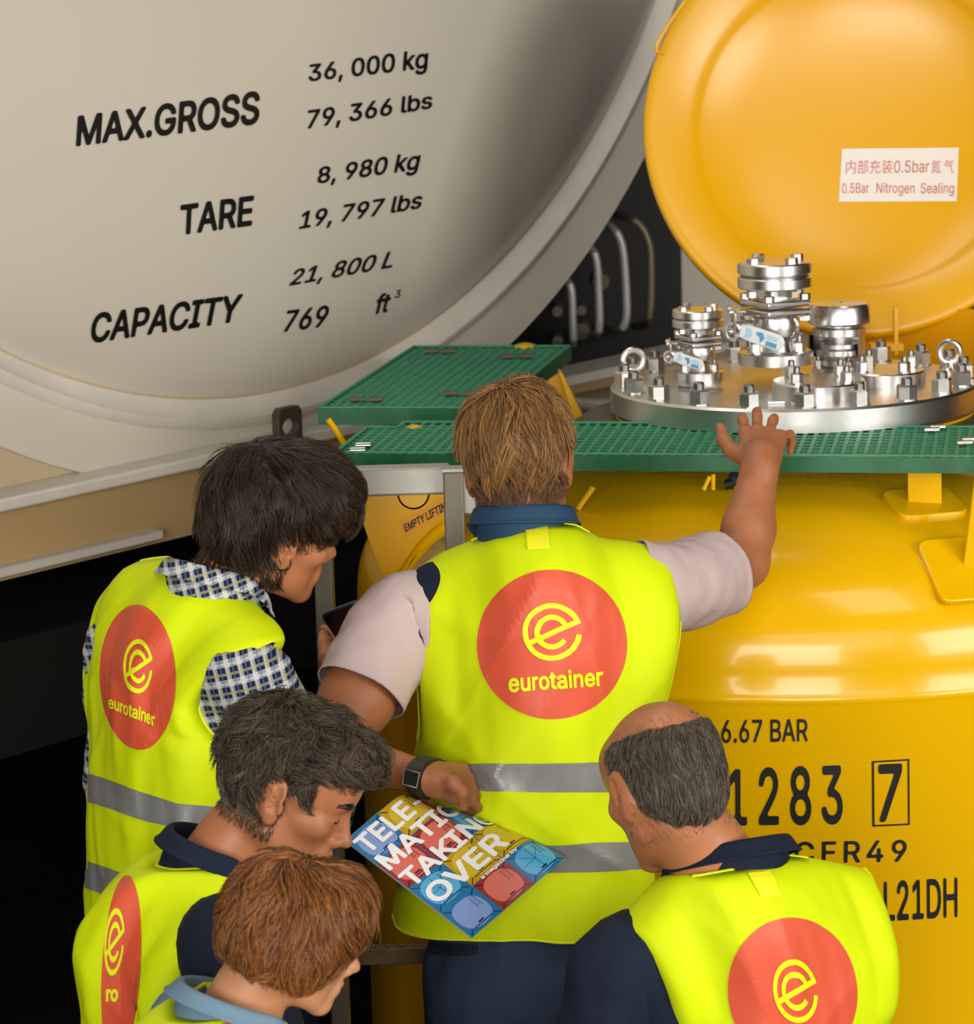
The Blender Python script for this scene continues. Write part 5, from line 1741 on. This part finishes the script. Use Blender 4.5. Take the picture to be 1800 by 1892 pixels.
strands('hair_strands', cap3, HM3, 1.0, M_h3, 9500, .050, 9, .011, (.0, -.07, .12), lambda x, y, z: z > .0 , .00055, 1.1, .45, .1, parent=cap3, nclump=220, curl_amp=1.1)
strands('hair_strands', cap3, HM3, 1.0, M_h3g, 3500, .035, 6, .005, (.0, -.04, .12), lambda x, y, z: z <= .035, .0005, .6, .3, .3, parent=cap3, nclump=200)
fade = lambda zlo, zhi: (lambda x, y, z: y < .012 and zlo < z < zhi and abs(x) < .074)
strands('hair_strands', body3, HM3, 1.0, M_h3, 3500, .009, 4, .002, (0, -.03, .13), fade(-.062, -.005), .0003, .5, .3, .6, parent=cap3, nclump=300)
strands('hair_strands', body2, HM2, 1.05, M_h2, 2500, .020, 5, .004, (0, -.03, .13), fade(-.080, -.01), .0004, .5, .3, .6, parent=cap2, nclump=300)
bvf = bvh_of([body3])
def on_face(x, y, z, up_=.0006):
    q = Vector(HM3[:3, :3] @ np.array([x, y, z]) + HM3[:3, 3])
    h, n, _, _ = bvf.find_nearest(q)
    return np.array(h + n * up_)
mb = MB()
for sx in (-1, 1):
    us_ = np.linspace(0, 1, 14)
    for k in range(3):
        mb.tube([on_face(sx * (.013 + .038 * u), .10 - .02 * u, .0235 + .0025 * k + .007 * math.sin(u * 2.7), .0004) for u in us_], [.0006 + .0014 * math.sin(.35 + u * 2.75) for u in us_], 6)
mb.build('eyebrows', M_h3, grm)
mb = MB()
for sx in (-1, 1):
    mb.tube([on_face(sx * (.020 + .026 * u), .095, .0005 - .004 * math.sin(u * 3.14), .0004) for u in np.linspace(0, 1, 12)], [.0007 + .0006 * math.sin(u * 3.0) for u in np.linspace(0, 1, 12)], 6)
mb.build('eyelashes', M_dark, grm)
F = Field((N3[0] - .45, N3[1] - .45, N3[2] - .72), (N3[0] + .45, N3[1] + .45, N3[2] + .08), .007)
add_torso(F, N3 + np.array([0, 0, -.06]), lean3, .010, 1.0)
s3 = F.build('shirt', M_navy, grm, relax=2)
ring_collar('collar', N3 + np.array([0, 0, -.03]), lean3 @ rotx(-.25), .078, .086, .055, M_navy, s3, a0=-220, a1=40, drop=.05)
tube_garment('sleeve', [q3(.10, 0, -.10), sR, sR * .5 + eR * .5, eR, eR * .6 + wR * .4], [.085, .078, .070, .064, .055], M_navy, grm, wr=.008, seed=21)
tube_garment('sleeve', [q3(-.10, 0, -.10), sL, sL * .5 + eL * .5, eL, eL * .6 + wL * .4], [.085, .078, .070, .064, .055], M_navy, grm, wr=.008, seed=22)

def body_vest(person, N, R, seed, w_=1.0, hem=-.66, backf=.115, armv=.50):
    q = lambda x, y, z: N + R @ np.array([x * w_, y, z])
    Rr = [q(.215, .0, hem), q(.205, .0, -.50), q(.195, .0, -.38), q(.180, -.01, -.30), (q(.165, -.03, -.20)), q(.172, -.02, -.12), q(.190, .0, -.065)]
    Ll = [q(-.215, .0, hem), q(-.205, .0, -.50), q(-.195, .0, -.38), q(-.180, -.01, -.30), (q(-.165, -.03, -.20)), q(-.172, -.02, -.12), q(-.190, .0, -.065)]
    T = [q(-.190, .0, -.065), q(-.13, .0, -.028), q(-.085, -.01, .0), q(-.05, -.065, -.012), q(0, -.085, -.02), q(.05, -.065, -.012), q(.085, -.01, .0), q(.13, .0, -.028), q(.190, .0, -.065)]
    Bt = [q(-.215, .0, hem), q(-.1, 0, hem - .01), q(0, 0, hem - .01), q(.1, 0, hem - .01), q(.215, .0, hem)]
    return vest(person, Ll, Rr, T, Bt, R @ np.array([0, -1, 0]), lambda v: backf + .01 * (1 - v), lambda v: .15, armv, armv, seed=seed, wr=.008)
v3, A3, F3_ = body_vest(grm, N3 + np.array([0, 0, .005]), lean3, 7.7)
logo(v3, lin_map((226, 1790), (36, 0), (10, -170)), lin_map((214, 1740), (18, 0), (4, -62)), None)
bv = bvh_of([v3])
lay_text('lettering', 'ro', [(198, 1826), (221, 1826), (220, 1850), (198, 1850)], bv, M_vestp, v3, bold=.034, off=.004)
legs(grm, N3, R3, N3[2] - .60, M_navy)

# ------------------------------------------------------------------ the woman
HM4 = head_frame(71, 20, 8, 543, 1728, -1.02)
N4 = P(440, 1844, -1.02)
wom = new_person('woman with a chin length auburn bob and vest, nearest at the bottom left', N4, HM4)
R4 = rotz(math.radians(-62)); lean4 = R4 @ rotx(-.12)
F = Field((N4[0] - .38, N4[1] - .38, N4[2] - .66), (N4[0] + .42, N4[1] + .40, N4[2] + .36), .0036)
add_head(F, HM4, .87, jaw=.92)
add_neck(F, HM4, N4 + np.array([0, 0, -.03]), .92, .050, .058)
add_torso(F, N4 + np.array([0, 0, -.06]), lean4, -.008, .92)
q4 = lambda x, y, z: N4 + R4 @ np.array([x, y, z])
arms4 = ((q4(.165, .0, -.10), q4(.20, .05, -.36), q4(.10, .24, -.42), -1), (q4(-.165, .0, -.10), q4(-.20, .05, -.36), q4(-.10, .24, -.42), 1))
for s_, e_, w_, t in arms4:
    F.chain([s_, e_], [.045, .036], .03); F.chain([e_, w_], [.035, .024], .02)
    add_hand(F, w_, unit(w_ - e_), np.array([0, 0, 1.0]), t, .9)
F.build('body', M_skin3, wom)
F = hair_cap(HM4, .835, [((0, -.018, .046), (.092, .104, .086), .01), ((.0, -.045, -.005), (.092, .072, .072), .04), ((.060, -.005, -.020), (.036, .050, .062), .03), ((-.060, -.005, -.020), (.036, .050, .062), .03), ((0, .052, .066), (.078, .056, .054), .03), ((.058, .045, .02), (.028, .038, .05), .03)],
             [((0, .128, -.045), (.14, .088, .112), .012), ((.0, .05, -.122), (.2, .14, .070), .01)], ext=.2)
M_h4 = hairmat('auburn_hair', srgb(50, 26, 10), srgb(190, 122, 62), .32)
cap4 = F.build('hair', mat('hair_base_auburn', srgb(84, 46, 20), .6), wom, relax=2)  # auburn cap underlying the bob
roughen(cap4, 0.006, seed=3.5, M=HM4)
strands('hair_strands', cap4, HM4, .835, M_h4, 10000, .085, 9, .009, (.0, -.02, .135), lambda x, y, z: z > -.05, .00055, 1.3, .26, .55, parent=cap4, nclump=90, curl_amp=.5, lenf=lambda x, y, z: max(.016, (z + .058) * random.uniform(.8, 1.1)))
F = Field((N4[0] - .42, N4[1] - .42, N4[2] - .68), (N4[0] + .42, N4[1] + .42, N4[2] + .06), .007)
add_torso(F, N4 + np.array([0, 0, -.06]), lean4, .002, .92)
s4 = F.build('shirt', M_sky, wom, relax=2)
ring_collar('collar', N4 + np.array([0, .0, -.04]), lean4 @ rotx(-.25), .088, .094, .040, M_sky, s4, a0=-215, a1=35, drop=.05, fold=.02)
for (s_, e_, w_, t) in arms4:
    tube_garment('sleeve', [s_ + (N4 - s_) * .4 + np.array([0, 0, -.06]), s_, s_ * .5 + e_ * .5, e_, e_ * .6 + w_ * .4], [.075, .068, .060, .054, .046], M_sky, wom, wr=.006, seed=30 + t)
v4, A4, F4_ = body_vest(wom, N4 + np.array([0, 0, .0]), lean4, 9.2, w_=.98)
legs(wom, N4, R4, N4[2] - .56, M_navy)
bv = bvh_of([v4])
v, f = disc2d(48, 6)
lay('logo_disc', lin_map((470, 2010), (120, 10), (0, -128))(v), f, bv, M_red, v4, off=.003, maxpx=16)

# ------------------------------------------------------------------ the balding man
HM5 = head_frame(-28, 24, -2, 1228, 1452, -.50)
N5 = P(1345, 1610, -.50)
bal = new_person('balding man with cropped grey hair, navy polo and logo vest at the lower right', N5, HM5)
R5 = rotz(math.radians(25)); lean5 = R5 @ rotx(-.12)
F = Field((N5[0] - .44, N5[1] - .42, N5[2] - .70), (N5[0] + .44, N5[1] + .46, N5[2] + .38), .004)
add_head(F, HM5, 1.02)
add_neck(F, HM5, N5 + np.array([0, 0, -.03]), 1.05, .060, .070)
add_torso(F, N5 + np.array([0, 0, -.06]), lean5, 0, 1.05)
q5 = lambda x, y, z: N5 + R5 @ np.array([x, y, z])
arms5 = ((q5(.185, .0, -.13), q5(.225, .04, -.39), q5(.13, .19, -.46), -1), (q5(-.175, .02, -.13), q5(-.225, .06, -.39), q5(-.13, .19, -.46), 1))
for s_, e_, w_, t in arms5:
    F.chain([s_, e_], [.055, .044], .03); F.chain([e_, w_], [.042, .029], .02)
    add_hand(F, w_, unit(w_ - e_), np.array([0, 0, 1.0]), t, 1.0)
body5 = F.build('body', M_skin2, bal)
F = hair_cap(HM5, 1.02, [((0, -.020, .040), (.0795, .1015, .0865), .01), ((0, -.050, -.015), (.066, .062, .066), .03)],
             [((0, .150, -.030), (.11, .080, .110), .01), ((0, -.004, .142), (.092, .145, .096), .008), ((-.085, .006, -.016), (.024, .024, .036), .008), ((.085, .006, -.016), (.024, .024, .036), .008), ((0, .03, -.115), (.2, .112, .060), .01)], ext=.18)
M_h5 = hairmat('cropped_grey_hair', srgb(30, 24, 18), srgb(132, 118, 100), .45)
cap5 = F.build('hair', mat('hair_base_grey', srgb(62, 50, 38), .7), bal, relax=2)  # grey-brown cap under the cropped strands
strands('hair_strands', cap5, HM5, 1.02, M_h5, 12000, .020, 5, .003, (.0, -.03, .13), lambda x, y, z: z > -.075, .00042, .5, .35, .5, parent=cap5, nclump=500)
strands('hair_strands', body5, HM5, 1.02, M_h5, 1300, .007, 4, .002, (.0, .03, .13), lambda x, y, z: -.085 < z < .095 and y < .01 and abs(x) < .078, .00022, .3, .4, .3, parent=cap5, nclump=400)
F = Field((N5[0] - .48, N5[1] - .48, N5[2] - .74), (N5[0] + .48, N5[1] + .48, N5[2] + .08), .007)
add_torso(F, N5 + np.array([0, 0, -.06]), lean5, .010, 1.05)
s5 = F.build('shirt', M_navy, bal, relax=2)
ring_collar('collar', N5 + lean5 @ np.array([.004, -.004, -.012]), lean5 @ rotx(-.25), .092, .096, .052, M_navy, s5, a0=-220, a1=40, drop=.05)
for (s_, e_, w_, t) in arms5:
    tube_garment('sleeve', [s_ + (N5 - s_) * .4 + np.array([0, 0, -.06]), s_, s_ * .5 + e_ * .5, e_, e_ * .5 + w_ * .5], [.088, .082, .074, .066, .055], M_navy, bal, wr=.008, seed=40 + t)
Lp = px((1236, 2180, -0.57), (1236, 2000, -0.57), (1226, 1895, -0.57), (1195, 1800, -0.58), (1163, 1716, -0.59))
Rp = px((1615, 2170, -0.41), (1620, 1990, -0.41), (1622, 1892, -0.41), (1625, 1800, -0.41), (1622, 1730, -0.41), (1598, 1606, -0.40))
Tp = px((1163, 1716, -0.59), (1200, 1668, -0.58), (1240, 1625, -0.58), (1300, 1617, -0.60), (1380, 1602, -0.58), (1452, 1581, -0.51), (1530, 1592, -0.45), (1598, 1606, -0.40))
Bp = px((1236, 2180, -0.57), (1340, 2200, -0.53), (1500, 2200, -0.47), (1615, 2170, -0.41))
v5, A5, F5_ = vest(bal, Lp, Rp, Tp, Bp, (.42, -.906, 0), lambda v: .10, lambda v: .15, .58, .55, seed=6.6, wr=.008)
logo(v5, lin_map((1464, 1832), (118, 4), (0, -136)), lin_map((1467, 1830), (40, 3), (-4, -58)), None)
bv = bvh_of([v5])
v, f = subdiv2d(np.array([(1382, 1617), (1422, 1612), (1444, 1658), (1404, 1656)], float), [(3, 2, 1, 0)], 12)
lay('neck_label', v, f, bv, M_vlabel, v5, off=.004)
legs(bal, N5, R5, N5[2] - .60, M_navy)
# ================================================================== the magazine
YA, YC, YD = -.36, -.20, -.34
def mag_y(s, t): return YA + t * (YD - YA) + s * (YC - YD)
mA, md, me_ = np.array([638., 1553]), np.array([175., -150]), np.array([234., 180])
hl0 = np.array([745., 1474]); hd = np.array([302., 106]); hd /= np.linalg.norm(hd); hn = np.array([hd[1], -hd[0]])
def mag_pt(s, t, lift=0.0):
    q = mA + s * md + t * me_
    w_ = (q - hl0) @ hn + 38
    Y = mag_y(s, t)
    if w_ > 0:
        r = 46.0
        q = q + hn * (r * math.sin(min(w_ / r, 2.9)) - w_)
        Y = Y + (r * (1 - math.cos(min(w_ / r, 2.9)))) / 1180.0
    return P(q[0], q[1], Y)
mag = empty('magazine', V(mag_pt(.5, .5)), 'magazine with coloured tank squares and big white title, held behind the back', 'magazine')
def mag_sheet(name, quads, mat_, parent, lift, n=None):
    """patches given in sheet coordinates (s, t), laid lift above the paper"""
    vs, fs = [], []
    for v, f in quads:
        k = len(vs)
        for s, t in v:
            e = 1e-3
            p = mag_pt(s, t)
            a = mag_pt(s + e, t) - p; b = mag_pt(s, t + e) - p
            nn = unit(np.cross(b, a))
            if nn @ (CAM - mag_pt(.3, .7)) < 0 and False: nn = -nn
            vs.append(p + nn * lift)
        fs += [tuple(i + k for i in q) for q in f]
    return link(name, mesh(name, vs, fs), mat_, parent, smooth=False)
def grid2d(s0, s1, t0, t1, n, m_):
    v = [(s0 + (s1 - s0) * i / n, t0 + (t1 - t0) * j / m_) for j in range(m_ + 1) for i in range(n + 1)]
    f = [(j * (n + 1) + i, j * (n + 1) + i + 1, (j + 1) * (n + 1) + i + 1, (j + 1) * (n + 1) + i) for j in range(m_) for i in range(n)]
    return v, f
_p = mag_pt(.3, .7); _a = mag_pt(.301, .7) - _p; _b = mag_pt(.3, .701) - _p
sgn = 1.0 if np.cross(_b, _a) @ (CAM - _p) > 0 else -1.0
M_paper = mat('magazine_pages', srgb(230, 228, 224), .5)
pg = mag_sheet('pages', [grid2d(0, 1, 0, 1, 28, 36)], M_paper, mag, 0)
sd = pg.modifiers.new('thickness', 'SOLIDIFY'); sd.thickness = .004; sd.offset = 1 * sgn
gl_ = dict(rough=.22, coat=.2)
mb_, my, mr_ = mat('cover_blue', srgb(36, 116, 170), **gl_), mat('cover_yellow', srgb(196, 158, 20), **gl_), mat('cover_red', srgb(150, 50, 48), **gl_)
mbl, myl, mrl = mat('cover_pale_blue', srgb(88, 176, 220), **gl_), mat('cover_pale_yellow', srgb(214, 184, 52), **gl_), mat('cover_pale_red', srgb(222, 112, 96), **gl_)
mpb = mat('cover_periwinkle', srgb(132, 160, 214), **gl_)
mdk = mat('cover_line_blue', srgb(14, 60, 92), **gl_); mdr = mat('cover_line_red', srgb(92, 24, 26), **gl_); mdy = mat('cover_line_olive', srgb(84, 66, 12), **gl_)
mwt = mat('cover_white', srgb(246, 246, 244), **gl_)
# the squares: 3 across the page, 5 down it
rows = [['p', 'y', 'r'], ['r', 'r', 'b'], ['r', 'y', 'y'], ['b', 'y', 'b'], ['p', 'r', 'b']]
rows = [['p', 'y', 'r'], ['r', 'r', 'b'], ['b', 'y', 'y'], ['p', 'r', 'b']]
L1 = {'b': (mb_, mbl, mdk), 'y': (my, myl, mdy), 'r': (mr_, mrl, mdr), 'p': (mb_, mpb, mdk)}
cv = mag_sheet('cover', [grid2d(0, 1, 0, 1, 28, 36)], mb_, mag, .0006 * sgn)
cw, ch = 1 / 3, 1 / 4
for j, row in enumerate(rows):
    for i, k in enumerate(row):
        c0, c1, c2 = L1[k]
        s0, t0 = i * cw, j * ch
        fr_ = mag_sheet('cover_square', [grid2d(s0 + .004, s0 + cw - .004, t0 + .003, t0 + ch - .003, 9, 9)], c0, cv, .0010 * sgn)
        vv, ff = [], []
        d_, f_ = disc2d(28, 4)
        sq = lambda q: np.sign(q) * np.abs(q) ** .78
        ex_ = [(s0 + cw / 2 + cw * .42 * a * (1 + .16 * min(1, abs(b) * 1.0) * 0), t0 + ch / 2 + ch * .42 * b) for a, b in [(sq(q[0]), sq(q[1])) for q in d_]]
        mag_sheet('cover_tank', [(ex_, f_)], c1, fr_, .0014 * sgn)
        ln = []
        def bar(a, b, w_):
            v_, f2 = bar2d(a, b, w_)
            v_, f2 = subdiv2d(v_, f2, .15)
            ln.append(([(s0 + cw * x, t0 + ch * y) for x, y in v_], f2))
        if k in 'b':
            bar((.5, .12), (.5, .88), .012); bar((.12, .5), (.5, .5), .012); bar((.25, .25), (.5, .5), .01); bar((.75, .25), (.5, .5), .01)
        bar((.22, .86), (.78, .86), .03); bar((.70, .16), (.70, .5), .012); bar((.82, .2), (.82, .52), .012)
        for q in (.2, .28, .36, .44): bar((.70, q), (.82, q), .01)
        bar((.03, .03), (.18, .16), .03); bar((.97, .03), (.82, .16), .03); bar((.03, .97), (.18, .84), .03); bar((.97, .97), (.82, .84), .03)
        bar((.40, .80), (.56, .80), .05)
        mag_sheet('cover_lines', ln, c2, fr_, .0018 * sgn)
# title and byline, in sheet coordinates
def st_of(px_, py_):
    A2 = np.array([md, me_]).T
    return np.linalg.solve(A2, np.array([px_, py_]) - mA)
def mag_text(body, s0, s1, t0, t1, offset=.0, nm='title'):
    v, f = text2d(body, offset)
    return mag_sheet(nm, [([(s0 + (s1 - s0) * x, t1 + (t0 - t1) * y) for x, y in v], f)], mwt, cv, .0026 * sgn)
mag_text('TELE-', .02, .66, .03, .165, .024)
mag_text('MATICS', .02, .97, .20, .335, .024)
mag_text('TAKING', .02, .97, .385, .515, .024)
mag_text('OVER', .04, .80, .56, .70, .024)
mag_text('a magazine by', .43, .80, .735, .765, .03, 'byline')
